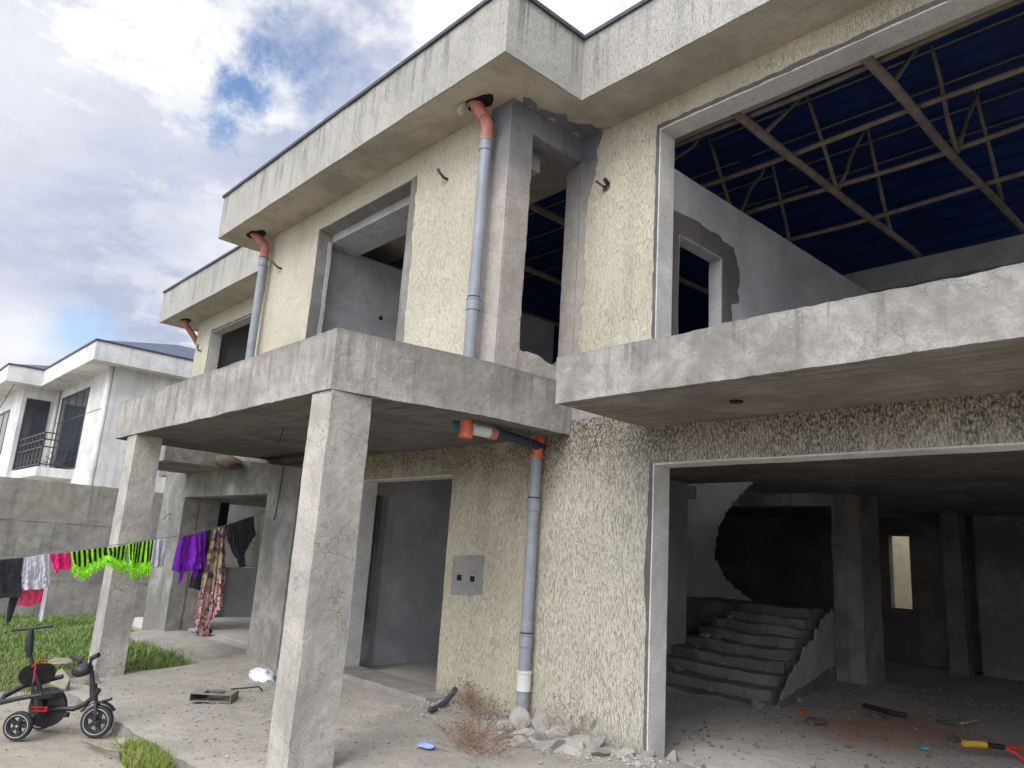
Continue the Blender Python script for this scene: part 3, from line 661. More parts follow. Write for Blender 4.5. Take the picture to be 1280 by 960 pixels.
# ------------------------------------------------------------------ neighbour house
nh = thing('neighbour_house', 'white two storey house with dark tiled roof and iron balcony behind the boundary wall', 'house', (-25, 9, 0))
solid('wall', [(-28.3, -22.35, 5.53, 16, 0, 6.02), (-34.5, -28.3, 4.5, 16, 0, 6.02)], M['white'], nh)
MBx = MB()
solid('fascia', [(-28.0, -21.88, 4.86, 16.5, 6.0, 6.5), (-35.2, -27.85, 3.9, 16.5, 6.0, 6.5)], M['white'], nh)
solid('gutter_line', [(-28.03, -21.85, 4.83, 16.53, 6.502, 6.55), (-35.2, -27.82, 3.87, 16.53, 6.502, 6.55)], M['flash'], nh)
def hip(name, x0, x1, y0, y1, z, rise, ins):
    vs = [(x0, y0, z), (x1, y0, z), (x1, y1, z), (x0, y1, z), (x0+ins, y0+ins, z+rise), (x1-ins, y0+ins, z+rise), (x1-ins, y1-ins, z+rise), (x0+ins, y1-ins, z+rise)]
    return recalc(mobj(name, vs, [(0, 1, 2, 3), (0, 4, 5, 1), (1, 5, 6, 2), (2, 6, 7, 3), (3, 7, 4, 0), (4, 5, 6, 7)], M['tiles'], nh))
hip('roof', -28.0, -21.95, 4.95, 16.4, 6.55, 1.0, 2.8); hip('roof', -35.1, -27.9, 4.0, 16.4, 6.55, .75, 2.4)
dg = NT('dark_window_glass'); dg.b.inputs['Specular IOR Level'].default_value = .7; glass = dg.out((.03, .035, .045), None, rough=.08)
frm = simple('dark_window_frame', (.05, .052, .055), .1, .4)
def nwin(axis, c, u0, u1, z0, z1, mull, bars):
    f = MB(); P = (lambda u0, u1, d0, d1, z0, z1: f.box(u0, u1, c+d0, c+d1, z0, z1)) if axis == 'y' else (lambda u0, u1, d0, d1, z0, z1: f.box(c-d1, c-d0, u0, u1, z0, z1))
    P(u0, u0+.06, -.02, .06, z0, z1); P(u1-.06, u1, -.02, .06, z0, z1); P(u0+.06, u1-.06, -.02, .06, z1-.06, z1); P(u0+.06, u1-.06, -.02, .06, z0, z0+.06)
    for m in mull: P(m-.025, m+.025, -.015, .05, z0+.06, z1-.06)
    for b in bars: P(u0+.06, u1-.06, -.012, .045, b-.025, b+.025)
    w = f.build('window', frm, nh)
    f = MB(); g = (lambda: f.box(u0+.03, u1-.03, c-.004, c+.0, z0+.03, z1-.03)) if axis == 'y' else (lambda: f.box(c, c+.004, u0+.03, u1-.03, z0+.03, z1-.03)); g()
    f.build('pane', glass, w)
nwin('y', 5.53, -27.8, -24.6, 3.33, 5.72, (-27.0, -26.0, -25.2), (4.9,))
nwin('x', -28.3, 4.62, 5.30, 3.33, 5.62, (), (5.2,))
nwin('y', 4.5, -32, -30, 3.9, 5.4, (-31,), ())
solid('balcony_floor', [(-28.9, -24.75, 4.62, 5.527, 3.02, 3.28)], M['white'], nh)
rl = MB()
for z in (3.36, 4.25, 4.06, 3.85): rl.box(-28.85, -24.8, 4.66, 4.69, z-.018, z+.018); rl.box(-24.83, -24.8, 4.69, 5.53, z-.018, z+.018)
for x in lin(-28.85, -24.82, .5): rl.box(x-.02, x+.02, 4.655, 4.695, 3.28, 4.25)
for i in range(8):
    x0 = -28.7+i*.5
    for k in range(5): a = R(20+35*k); rl.tube([(x0+.2, 4.675, 3.38), (x0+.2+.24*math.cos(a), 4.675, 3.38+.44*math.sin(a))], .012, 5)
for k in range(8): a = R(5+24*k); rl.tube([(-24.815, 5.1, 3.38), (-24.815, 5.1+.36*math.cos(a), 3.38+.42*abs(math.sin(a)))], .012, 5)
rl.build('railing', frm, nh)
MB().tube([(-22.42, 5.46, 0), (-22.42, 5.46, 6.0)], .07, 10).build('downpipe', M['white'], nh, smooth=True)
MB().tube([(-28.22, 5.46, 3.3), (-28.22, 5.46, 6.0)], .06, 10).build('downpipe', M['white'], nh, smooth=True)
MB().box(-34.5, -22.36, 5.522, 5.53, 4.9, 4.92).build('wall_groove', M['patch'], nh)
MB().tube([(-28.2, 4.3, 6.3), (-28.5, 4.2, 5.9), (-29.3, 4.1, 5.3)], .012, 5).build('cable', M['black'], nh)
# ------------------------------------------------------------------ laundry
LA = Vector((-10.5, 4.85)); LB = Vector((-9.64, 1.64))
LD = (LA-LB); LL = LD.length; LD = LD/LL; LN = Vector((-LD.y, LD.x))
def at_line(px, py, off=0.):
    d = r2*((px-640)/FPX)+u2*(-(py-480)/FPX)+f_
    n = Vector((LD.y, -LD.x)); t = (n.dot(LA))/(n.x*d.x+n.y*d.y)
    return Vector((d.x*t, d.y*t, EYE+d.z*t))
line_px = [(-60, 704), (0, 699), (60, 692), (120, 684), (160, 679), (207, 672), (240, 667), (285, 656), (318, 644), (332, 638)]
cl = MB().tube([at_line(*p) for p in line_px], .005, 6).build('clothes_line', simple('grey_cord', (.25, .25, .26), .1, .7), None, origin=at_line(120, 684))
tag(cl, 'thin cord strung from the porch across the yard with washing on it', 'clothes line')
def interp(poly, t):
    L = [0]
    for a, b in zip(poly, poly[1:]): L.append(L[-1]+math.dist(a, b))
    s_ = t*L[-1]
    for i in range(len(poly)-1):
        if s_ <= L[i+1]+1e-9:
            k = (s_-L[i])/max(1e-9, L[i+1]-L[i]); return (poly[i][0]+(poly[i+1][0]-poly[i][0])*k, poly[i][1]+(poly[i+1][1]-poly[i][1])*k)
    return poly[-1]
def cloth(name, top, bot, mat, label, cat, folds=5, amp=.03, seed=0, nu=60, nv=30, off=0., torn=0., back=.0, group='washing on the clothes line'):
    V = []; F = []; UV = []
    for i in range(nu+1):
        t = i/nu; a = interp(top, t); b = interp(bot, t)
        for j in range(nv+1):
            k = j/nv; p = at_line(a[0]+(b[0]-a[0])*k, a[1]+(b[1]-a[1])*k)
            w = (noise.noise(Vector((t*folds*1.5, k*.5, seed)))*amp*2.6+amp*1.5*noise.noise(Vector((t*folds*3.1, k*1.6+t, seed+5)))+amp*.7*noise.noise(Vector((t*16, k*9, seed+9))))*(.3+.7*k)
            q = Vector((p.x, p.y, p.z))+Vector((LN.x, LN.y, 0))*(w+off)
            if torn and j == nv: q.z += torn*noise.noise(Vector((t*25, seed, 0)))
            V.append(q); UV.append((t, k))
    for i in range(nu):
        for j in range(nv): a = i*(nv+1)+j; F.append((a, a+1, a+nv+2, a+nv+1))
    o = mobj(name, V, F, mat, None, origin=sum(V, Vector())/len(V)+Vector((0, 0, .0)), smooth=True)
    uvl = o.data.uv_layers.new(name='cloth')
    for lp in o.data.loops: uvl.data[lp.index].uv = UV[lp.vertex_index]
    md = o.modifiers.new('t', 'SOLIDIFY'); md.thickness = .006; md.offset = 0
    return tag(o, label, cat, group)
def clothm(name, base, var=.2, knit=0.):
    s = NT(name); s.b.inputs['Sheen Weight'].default_value = .2
    uv = s.tc.outputs['UV']; n = s.node('ShaderNodeTexNoise'); n.inputs['Scale'].default_value = 6; s.link(uv, n.inputs['Vector'])
    c = s.mix(s.rng(n.outputs['Fac'], .3, .7), mul(base, 1-var), mul(base, 1+var)); return s.out(c, s.noise(120, 3), .003, .7, .9)
blackc = clothm('black_cotton', (.028, .03, .036)); whitec = clothm('white_cotton', (.62, .62, .68), .1); pinkc = clothm('hot_pink_cotton', (.72, .02, .17), .2)
pinkl = clothm('coral_pink_cotton', (.70, .07, .15), .2); purple = clothm('purple_cotton', (.20, .02, .48), .25); blackg = clothm('charcoal_cloth', (.035, .038, .045))
cloth('shirt', [(-40, 703), (29, 697)], [(-40, 752), (-10, 748), (26, 746)], blackc, 'black top at the far left end of the washing line', 'clothing', 2, .03, 1)
cloth('legging', [(14, 742), (25, 744)], [(6, 781), (16, 777)], blackc, 'narrow black garment dangling below the black top at far left', 'clothing', 1, .015, 2, 16, 20, off=.02)
cloth('vest', [(31, 697), (62, 692)], [(27, 738), (44, 737), (64, 736)], whitec, 'crumpled white top hanging between the black top and the pink one', 'clothing', 4, .035, 3)
cloth('shorts', [(27, 735), (62, 735)], [(24, 757), (40, 758), (62, 751)], pinkl, 'coral pink garment hanging lowest, under the white top', 'clothing', 3, .02, 4, 40, 16, off=.03)
cloth('scarf', [(53, 735), (58, 735)], [(46, 776), (51, 777)], whitec, 'thin white strip dangling over the coral pink garment', 'clothing', 1, .01, 5, 10, 20, off=-.04)
cloth('pink_top', [(62, 693), (89, 690)], [(66, 713), (67, 717), (74, 712), (90, 711)], pinkc, 'small hot pink top hung beside the green shawl', 'clothing', 3, .025, 6, 40, 20)
# green fringed shawl with black stripes
def stripem(n_):
    s = NT('lime_black_stripes'); x = s.node('ShaderNodeSeparateXYZ'); s.link(s.tc.outputs['UV'], x.inputs[0])
    u = s.math('ADD', s.math('MULTIPLY', x.outputs[0], n_), s.math('MULTIPLY', s.noise(14, 2), .10)); fr = s.math('FRACT', u)
    b = s.math('MULTIPLY', s.rng(fr, .38, .46), s.rng(fr, .92, 1., 1, 0)); b = s.math('MULTIPLY', b, s.rng(x.outputs[1], .66, .74, 1, 0))
    kn = s.noise(150, 2)
    c = s.mix(s.rng(kn, .3, .7), (.30, .80, .02), (.42, .95, .06)); c = s.mix(b, c, (.012, .02, .012)); return s.out(c, kn, .006, .9, .9)
lime = simple('lime_yarn', (.36, .88, .04), .15, .8, 60)
def shawl(top, bot, n_, seed, label):
    o = cloth('striped_shawl', top, bot, stripem(n_), label, 'shawl', 2, .02, seed, 60, 20)
    mb = MB()
    for k in range(190):
        t = random.random(); a = interp(top, t); b = interp(bot, t); kk = random.uniform(.8, 1.0)
        p = at_line(a[0]+(b[0]-a[0])*kk, a[1]+(b[1]-a[1])*kk)+Vector((LN.x, LN.y, 0))*random.uniform(-.05, .02); L = random.uniform(.03, .085)
        mb.tube([p, p+Vector((random.uniform(-.015, .015), random.uniform(-.02, .02), -L*.5)), p+Vector((random.uniform(-.025, .025), random.uniform(-.03, .03), -L))], [.005, .004, .003], 4)
    mb.build('fringe', lime, o)
shawl([(88, 690), (134, 684)], [(91, 707), (97, 717), (106, 719), (112, 711), (122, 707), (136, 697)], 7, 7, 'lime green shawl with black stripes and fringe, left half of it bunched')
shawl([(134, 685), (160, 681)], [(136, 697), (145, 706), (156, 709)], 4.5, 8, 'lime green striped shawl fold hanging in front of the left column')
shawl([(160, 680), (192, 675)], [(162, 707), (165, 716), (178, 715), (187, 711)], 7, 9, 'lime green shawl with straight black vertical stripes beside the small white cloth')
cloth('napkin', [(192, 675), (208, 673)], [(186, 711), (205, 708)], whitec, 'small white cloth hanging between the striped green shawl and the purple top', 'cloth', 2, .02, 10, 24, 16)
cloth('skirt', [(226, 671), (256, 664)], [(216, 713), (230, 716), (257, 708)], purple, 'purple top hung in front of the porch opening', 'clothing', 4, .04, 11)
cloth('sash', [(226, 711), (232, 711)], [(224, 731), (229, 724)], purple, 'left purple tie end dangling under the purple top', 'clothing', 1, .01, 12, 10, 10, off=.02)
cloth('sash', [(242, 711), (249, 710)], [(243, 722), (247, 723)], purple, 'right purple tie end dangling under the purple top', 'clothing', 1, .01, 13, 10, 10, off=.02)
cloth('trousers', [(256, 664), (268, 661)], [(241, 735), (258, 740)], blackg, 'long black garment hanging between the purple top and the flowered dress', 'clothing', 2, .03, 14, 30, 30, off=.06)
s = NT('flowered_fabric'); x = s.node('ShaderNodeSeparateXYZ'); s.link(s.tc.outputs['UV'], x.inputs[0])
n1 = s.noise(11, 4, .7); n2 = s.noise(24, 4, .7, (1, 1, .8)); 
c = s.mix(s.rng(n1, .45, .58), (.46, .40, .25), (.13, .10, .09)); c = s.mix(s.rng(s.noise(7, 3, .6), .52, .60), c, (.20, .04, .16))
c2 = s.mix(s.rng(n2, .48, .56), (.66, .36, .36), (.14, .04, .05)); c2 = s.mix(s.rng(s.noise(30, 3, .6), .55, .62), c2, (.7, .66, .6))
vv = s.math('ADD', x.outputs[1], s.math('MULTIPLY', s.noise(3, 3), .3)); c = s.mix(s.rng(vv, .66, .78), c, c2)
cloth('flowered_dress', [(268, 661), (281, 657)], [(238, 777), (246, 792), (256, 797), (264, 770), (282, 752)], s.out(c, None, rough=.85), 'long flowered beige and pink dress hanging in front of the porch opening', 'dress', 4, .05, 15, 60, 60, torn=.03)
cloth('black_skirt', [(281, 657), (318, 645)], [(286, 676), (300, 710), (306, 708), (311, 682), (320, 668)], blackg, 'charcoal pointed cloth at the right end of the washing line', 'clothing', 5, .035, 16)

# ------------------------------------------------------------------ tricycle
def tricycle():
    t = thing('kids_tricycle', 'black child tricycle with red trim and tall push handle on the yard ground', 'tricycle', (0, 0, 0))
    # local frame: x forward, y left, z up; ground z=0
    def tyre(c, r, w, name='wheel'):
        wh = MB()
        cx, cy, cz = c
        wh.lathe(c, (0, 1, 0), [(-w*.32, r*.72), (-w*.46, r*.80), (-w*.5, r*.90), (-w*.38, r*.975), (0, r), (w*.38, r*.975), (w*.5, r*.90), (w*.46, r*.80), (w*.32, r*.72)], 36, closed=True)
        o = wh.build(name, M['rubber'], t); smooth_by_angle(recalc(o), 50)
        rm = MB(); rm.lathe(c, (0, 1, 0), [(-w*.30, r*.60), (-w*.30, r*.735), (w*.30, r*.735), (w*.30, r*.60)], 36, closed=True)
        for k in range(5):
            a = 2*math.pi*k/5+.3
            rot = Matrix.Translation(c)@Matrix.Rotation(a, 4, 'Y')
            rm.box(-r*.085*1.6, r*.085*1.6, -w*.22, w*.22, r*.1, r*.64, rot)
        rm.lathe(c, (0, 1, 0), [(-w*.42, r*.2), (-w*.42, r*.24), (w*.42, r*.24), (w*.42, r*.2)], 20)
        smooth_by_angle(recalc(rm.build('rim', M['black'], o)), 40)
        ln = MB()
        for sgn in (-1, 1): ln.lathe((cx, cy+sgn*w*.475, cz), (0, 1, 0), [(-.003, r*.755), (-.003, r*.785), (.003, r*.785), (.003, r*.755)], 40, closed=True)
        ln.build('rim_line', M['rimgrey'], o)
        MB().lathe(c, (0, 1, 0), [(-w*.46, r*.07), (w*.46, r*.07)], 12).build('axle_cap', M['rimgrey'], o)
    tyre((0, -.20, .115), .115, .06); tyre((0, .20, .115), .115, .06); tyre((.555, 0, .135), .135, .06)
    B = lambda name, mb, mat=M['black'], a=40: smooth_by_angle(mb.build(name, mat, t), a)
    B('rear_axle', MB().tube([(0, -.20, .115), (0, .20, .115)], .018, 12))
    B('frame', MB().tube([(0, -.03, .10), (.05, -.03, .17), (.13, 0, .215), (.24, 0, .225), (.34, 0, .225), (.43, 0, .27), (.50, 0, .34), (.525, 0, .40)], [.016, .019, .021, .021, .021, .021, .021, .025], 14))
    B('footrest', MB().tube([(.30, -.03, .20), (.30, -.03, .165)], .028, 12))
    B('head_tube', MB().tube([(.545, 0, .30), (.515, 0, .44)], .032, 14))
    B('fork', MB().tube([(.60, -.045, .135), (.585, -.045, .25), (.56, 0, .31)], .013, 10).tube([(.60, .045, .135), (.585, .045, .25), (.56, 0, .31)], .013, 10))
    fd = MB()
    for k in range(9):
        a = R(35+k*13); a2 = R(35+(k+1)*13)
        vs = [(.60+.155*math.cos(q), y, .135+.155*math.sin(q)) for q in (a, a2) for y in (-.035, .035)]+[(.60+.162*math.cos(q), y, .135+.162*math.sin(q)) for q in (a, a2) for y in (-.035, .035)]
        fd.add(vs, [(0, 1, 3, 2), (4, 6, 7, 5), (0, 4, 5, 1), (2, 3, 7, 6), (0, 2, 6, 4), (1, 5, 7, 3)])
    fd.tube([(.62, 0, .30), (.67, -.02, .315), (.70, -.02, .33)], .012, 8)
    fd.build('fender', M['black'], t)
    B('steering_stem', MB().tube([(.515, 0, .42), (.485, 0, .53), (.465, 0, .59)], [.02, .018, .018], 12))
    B('handlebar', MB().tube([(.56, -.20, .69), (.53, -.185, .675), (.50, -.10, .62), (.465, 0, .585), (.38, .08, .60), (.27, .17, .62)], .013, 10))
    B('grip', MB().tube([(.53, -.185, .675), (.60, -.215, .715)], .021, 12)); B('grip', MB().tube([(.34, .115, .608), (.22, .20, .63)], .021, 12))
    lump('handlebar_bag', (.40, -.02, .55), .085, 1.0, .8, .62, M['black'], t, 3, facet=False)
    # crank disc and guards behind seat
    B('rear_guard', MB().lathe((.10, .06, .22), (.15, 1, 0), [(-.03, .12), (-.02, .165), (.02, .165), (.03, .12)], 28))
    # seat
    st_ = MB(); n = 24; pts = []
    B('seat', MB().lathe((.10, 0, .34), (0, 0, 1), [(-.03, .08), (-.02, .12), (.02, .125), (.035, .07)], 24))
    bk = MB(); out = []
    for k in range(n):
        a = 2*math.pi*k/n; r = .125*(1+.22*math.cos(2*a)-.10*math.sin(a)); out.append((r*math.cos(a)*1.05, r*math.sin(a)*.95))
    vs = [(-.02-.02*(abs(u)*8)**1.5*.3, u, .50+w) for u, w in out]+[(-.05, u*.9, .50+w*.9) for u, w in out]
    bk.add(vs, [tuple(range(n)), tuple(range(2*n-1, n-1, -1))]+[(i, (i+1) % n, n+(i+1) % n, n+i) for i in range(n)])
    MR = Matrix.Rotation(R(-38), 4, 'Z'); bk.v = [MR@v for v in bk.v]
    b_ = recalc(bk.build('seat_back', M['black'], t))
    # padded hoop round the child
    hp = [(.13+.0, -.17, .36), (-.04, -.21, .33), (-.20, -.15, .28), (-.25, -.02, .30), (-.17, .11, .37), (0, .17, .42), (.13, .17, .46)]
    B('padded_hoop', MB().tube(hp, [.017, .02, .022, .022, .022, .022, .02], 12))
    # push handle
    B('push_post', MB().tube([(.08, .0, .20), (.02, 0, .40), (-.06, 0, .55), (-.10, 0, .64), (-.12, 0, .70)], [.022, .022, .018, .016, .016], 12))
    B('push_post_cover', MB().tube([(-.11, 0, .64), (-.125, 0, .70), (-.135, 0, .80), (-.135, 0, .87)], [.022, .034, .032, .02], 12))
    B('push_handle', MB().tube([(-.29, -.03, .855), (-.135, 0, .875), (.02, .03, .905)], .014, 12))
    B('seat_support', MB().tube([(.02, -.06, .20), (-.01, -.06, .44)], .013, 8)); 
    B('red_trim', MB().tube([(-.05, -.05, .56), (-.02, 0, .61), (.03, .05, .60)], .007, 8).tube([(.0, -.08, .44), (-.03, -.03, .58)], .005, 8), M['red'])
    B('red_bracket', MB().box(.0, .15, -.07, -.05, .205, .217).box(.02, .13, -.075, -.05, .235, .244).box(.13, .15, -.07, -.04, .21, .25), M['red'])
    return t
tr = tricycle(); tr.location = (-8.02, 1.83, -.148); tr.rotation_euler = (0, 0, math.atan2(.80, .60))
for ch in tr.children:
    if ch.name.split('.')[0] in ('head_tube', 'fork', 'fender', 'steering_stem', 'handlebar', 'grip', 'handlebar_bag'): ch.location.x -= .045

# ------------------------------------------------------------------ small things
def box_frame():
    t = thing('metal_box', 'open mossy metal box frame lying on the veranda platform', 'box', (-8.0, 3.4, .03))
    mt = simple('mossy_zinc', (.24, .235, .19), .25, .7, 12, .004, dirt=(.10, .10, .04))
    m = Matrix.Translation((-8.05, 3.45, .06))@Matrix.Rotation(R(52), 4, 'Z')
    a = MB(); a.box(-.2, .2, -.15, .15, -.035, -.028, m); a.box(-.2, .2, .143, .15, -.028, .035, m); a.box(-.2, -.193, -.15, .143, -.028, .035, m); a.box(.193, .2, -.15, .143, -.028, .035, m)
    a.box(-.2, .2, -.15, -.09, .035, .041, m); a.box(-.2, -.09, -.09, .15, .035, .041, m); a.box(.11, .2, -.09, .15, .035, .041, m); a.box(-.09, .11, .07, .15, .035, .041, m)
    a.build('box_shell', mt, t)
    b = MB(); b.box(-.06, .08, -.05, .03, -.02, .045, m@Matrix.Rotation(.3, 4, 'Z')); b.build('lid_tab', M['patch_dark'], t)
box_frame()
o = MB().tube([(-8.35, 3.75, .06), (-8.2, 3.85, .09), (-8.12, 3.95, .11), (-8.1, 3.99, .07)], .009, 6).build('bent_rod', M['rubber'], None, origin=(-8.2, 3.85, .05)); tag(o, 'short bent dark rod lying behind the metal box', 'rod')
bag = lump('plastic_bag', (-8.78, 4.3, .10), .16, 1.2, .8, .5, simple('white_plastic_bag', (.72, .73, .78), .08, .5, 20, .01), None, 11, facet=False, sub=4, amp=1.1, label='crumpled white plastic bag on the platform behind the large column', cat='bag')
o = MB().tube([(-6.2, 4.78, .16), (-6.27, 4.85, .135), (-6.34, 4.98, .14), (-6.38, 5.1, .17), (-6.40, 5.2, .24), (-6.42, 5.25, .28)], .028, 10).build('hose_end', simple('dark_grey_hose', (.07, .075, .09), .2, .6), None, origin=(-6.3, 5, .12), smooth=True); tag(o, 'bent dark grey hose stub by the foot of the stucco wall', 'hose')
o = lump('blue_shard', (-5.28, 4.08, .10), .10, 1.3, .7, .22, simple('blue_plastic', (.22, .32, .55), .15, .4, 14, dirt=(.4, .42, .45)), None, 5, label='crushed light blue plastic scrap on the platform near the weeds', cat='scrap')
# stones by the left column
lump('flat_stone', (-9.62, 2.42, .0), .24, 1.0, .28, .85, M['stone_tan'], None, 2, rotz=R(20), label='larger tan stone leaning at the foot of the left column', cat='stone')
lump('slab_stone', (-10.0, 2.5, .16), .26, 1.2, .6, .16, M['stone_tan'], None, 6, rotz=R(-10), label='thin flat stone lying on top near the tricycle handlebar', cat='stone')
lump('block_stone', (-9.78, 2.74, -.02), .20, .9, .8, .7, M['stone_tan'], None, 9, label='blocky tan stone between the tricycle and the left column', cat='stone')
# plank and kerb chunk
o = MB().tube([(-7.4, 2.12, -.10), (-7.0, 2.2, -.09), (-6.6, 2.32, -.06), (-8.1, 2.44, -.02)][:3], .018, 7).build('stick', M['wood'], None, origin=(-7, 2.2, -.1)); tag(o, 'thin wooden stick lying on the ground by the platform edge', 'stick')
lump('kerb_chunk', (-7.05, 2.42, -.08), .16, 1.3, .6, .35, M['stone_tan'], None, 13, rotz=.5, label='long broken concrete chunk beside the stick at the platform edge', cat='stone')

# rubble pile under the downpipe: every chunk a stone of its own
shades = ['pale', 'grey', 'chalky', 'dusty', 'sharp', 'rounded', 'flat', 'rough']
rub = [(-5.22, 5.08, .19, .14, 1), (-5.0, 5.06, .22, .12, 1), (-5.28, 4.92, .13, .15, .7), (-5.02, 4.88, .15, .13, .6), (-4.86, 4.95, .14, .14, .5), (-5.38, 4.98, .12, .10, .8), (-4.72, 5.12, .19, .17, .7),
       (-4.66, 4.92, .14, .12, .7), (-4.84, 5.18, .19, .10, .8), (-4.5, 5.0, .15, .11, .8), (-4.45, 5.16, .16, .12, .7), (-4.3, 5.04, .14, .10, .7), (-4.2, 5.2, .14, .11, .5), (-4.05, 5.3, .14, .12, .6),
       (-3.9, 5.45, .13, .10, .9), (-3.96, 5.24, .12, .08, .8), (-5.15, 4.7, .12, .09, .8), (-4.88, 4.74, .12, .10, .8), (-4.6, 4.74, .12, .08, .9), (-5.36, 4.74, .10, .07, .8), (-5.1, 5.2, .20, .08, .8), (-4.35, 4.88, .12, .07, .9), (-3.75, 5.6, .12, .06, .8)]
pos = ['at the foot of the blue downpipe', 'in the rubble heap']
for i, (x, y, z, r, zz) in enumerate(rub):
    mt = M['stone'] if i % 3 else M['conc_col']
    lump('rubble_stone', (x, y, z), r*1.12, random.uniform(.9, 1.4), random.uniform(.55, .9), zz*.8, mt, None, i*3.1, rotz=random.uniform(0, 6), sub=3, tilt=.9, amp=.2,
         group='broken concrete chunks heaped at the wall foot', label='broken concrete chunk in the rubble heap at the foot of the lower downpipe', cat='rubble')
# mound of fine rubble under them
hm = hgrid('rubble_mound', lin(-5.7, -3.9, .04), lin(4.4, 5.32, .04), lambda x, y: pz(x, y)-.02+.11*math.exp(-((x+4.85)/.5)**2-((y-5.15)/.28)**2)+.025*noise.noise(Vector((x*9, y*9, 0)))*math.exp(-((x+4.85)/.8)**2-((y-5.1)/.4)**2), M['stone'], kind='stuff')
tag(hm, 'fine broken concrete and mortar heaped at the foot of the wall', 'rubble')

# gravel and grit
def pebbles(name, n, fn, zf, mat, r0, r1, label):
    mb_v = []; mb_f = []
    for _ in range(n):
        x, y = fn(); r = r0+(r1-r0)*random.random()**3; z = zf(x, y)+r*.3; k = len(mb_v)
        a = random.random()*6.28; q = [(math.cos(a+i*1.57)*r*random.uniform(.6, 1.2), math.sin(a+i*1.57)*r*random.uniform(.6, 1.2)) for i in range(4)]
        mb_v += [(x+p, y+w, z+r*.2*random.uniform(-1, 1)) for p, w in q]+[(x, y, z+r*.6), (x, y, z-r*.6)]
        mb_f += [(k+i, k+(i+1) % 4, k+4) for i in range(4)]+[(k+(i+1) % 4, k+i, k+5) for i in range(4)]
    o = mobj(name, mb_v, mb_f, mat); tag(o, label, 'gravel', kind='stuff'); return o
pebbles('platform_grit', 3600, lambda: (-10+7*random.random()**.7, 2.55+2.75*random.random()), pz, M['platform'], .003, .02, 'loose grit and small stones on the platform')
pebbles('yard_grit', 1500, lambda: (random.uniform(-11, -5), random.uniform(.4, 2.45)), gz, M['ground'], .003, .018, 'loose grit on the yard ground')
pebbles('wall_foot_grit', 1500, lambda: (random.uniform(-6.6, -3.8), 5.3-abs(random.gauss(0, .25))), pz, M['stone'], .006, .03, 'coarse mortar crumbs along the wall foot')
pebbles('garage_grit', 2600, lambda: (random.uniform(-6, 0), random.uniform(5.5, 13)), lambda x, y: .105, M['plaster_rough'], .006, .035, 'dark grit and crumbs on the garage floor')

# garage debris: separate pieces
dd = [(-4.17, 8.38, .16, 'flat dark scrap nearest the stair on the garage floor', 1.5, .7, .3), (-3.92, 9.4, .12, 'crumpled dark scrap in the middle of the garage floor', 1.2, .8, .4), (-3.0, 8.9, .09, 'small dark lump near the red handle on the garage floor', 1, .8, .6),
      (-5.0, 9.6, .10, 'pale mortar lump by the stair flank', 1.1, .7, .5), (-4.5, 8.75, .08, 'reddish brick piece on the dusty garage floor', 1, .8, .6), (-3.4, 9.9, .09, 'dark lump on the far side of the garage floor', 1.6, .5, .4), (-4.95, 8.55, .13, 'pale rounded lump at the bottom stair', 1, .8, .8)]
for i, (x, y, r, lab, a, b, c_) in enumerate(dd):
    mt = M['patch_dark'] if i in (0, 1, 2, 5) else (simple('brick_red', (.36, .10, .05), .2, .9) if i == 4 else M['patch_mid'])
    lump('debris_piece', (x, y, .13), r, a, b, c_, mt, None, 20+i, label=lab, cat='debris')
o = MB().tube([(-4.35, 10.0, .14), (-4.15, 9.85, .15), (-3.95, 9.75, .15), (-3.78, 9.78, .14)], .03, 8).build('dark_branch', M['rubber'], None, origin=(-4.1, 9.8, .13)); tag(o, 'curved dark stick on the garage floor behind the scraps', 'stick')
o = MB().box(-3.3, -3.26, 10.0, 10.5, .125, .14).build('white_strip', M['pvc_pale'], None, origin=(-3.28, 10.2, .12)); tag(o, 'thin pale strip lying far back on the garage floor', 'strip')
for i in range(9):
    k = random.randint(0, 6); y0 = 8.6+.36*k
    lump('mortar_lump', (random.uniform(-6.9, -5.5-.09*k), y0+.12, .06+.125*(k+1)), random.uniform(.04, .10), 1.2, .9, .6, M['patch_mid'], None, 60+i, group='mortar lumps fallen on the stairs', label='small mortar lump lying on the shadowed garage stairs', cat='rubble')
# red tubular tool with yellow grip
tl = thing('red_tubular_handle', 'red metal tube handle with yellow grip lying on the garage floor at right', 'tool', (-2.4, 8.6, .12))
g0 = Vector((-2.70, 8.24, .22)); g1 = Vector((-2.56, 8.40, .22)); g2 = Vector((-2.45, 8.52, .21)); g3 = Vector((-1.9, 9.15, .2))
q = MB().tube([g0, g0+(g1-g0)*.1, g1], [.028, .031, .030], 14).build('yellow_grip', simple('yellow_grip', (.62, .40, .05), .1, .5), tl); smooth_by_angle(q, 40)
q = MB().tube([g1, g2], .024, 12).build('black_joint', M['black'], tl); smooth_by_angle(q, 40)
q = MB().tube([g2, g3, g3+Vector((.2, .3, -.06))], .019, 12).tube([g2, g2+Vector((.10, .02, -.04)), g2+Vector((.18, -.02, -.09))], .015, 10).build('red_tube', simple('red_paint', (.62, .06, .04), .1, .4), tl); smooth_by_angle(q, 60)
lump('colour_scrap', (-3.0, 8.15, .13), .06, 1.2, .7, .3, simple('teal_scrap', (.08, .32, .38), .2, .6), None, 3, label='tiny teal scrap at the bottom edge of the garage floor', cat='scrap')

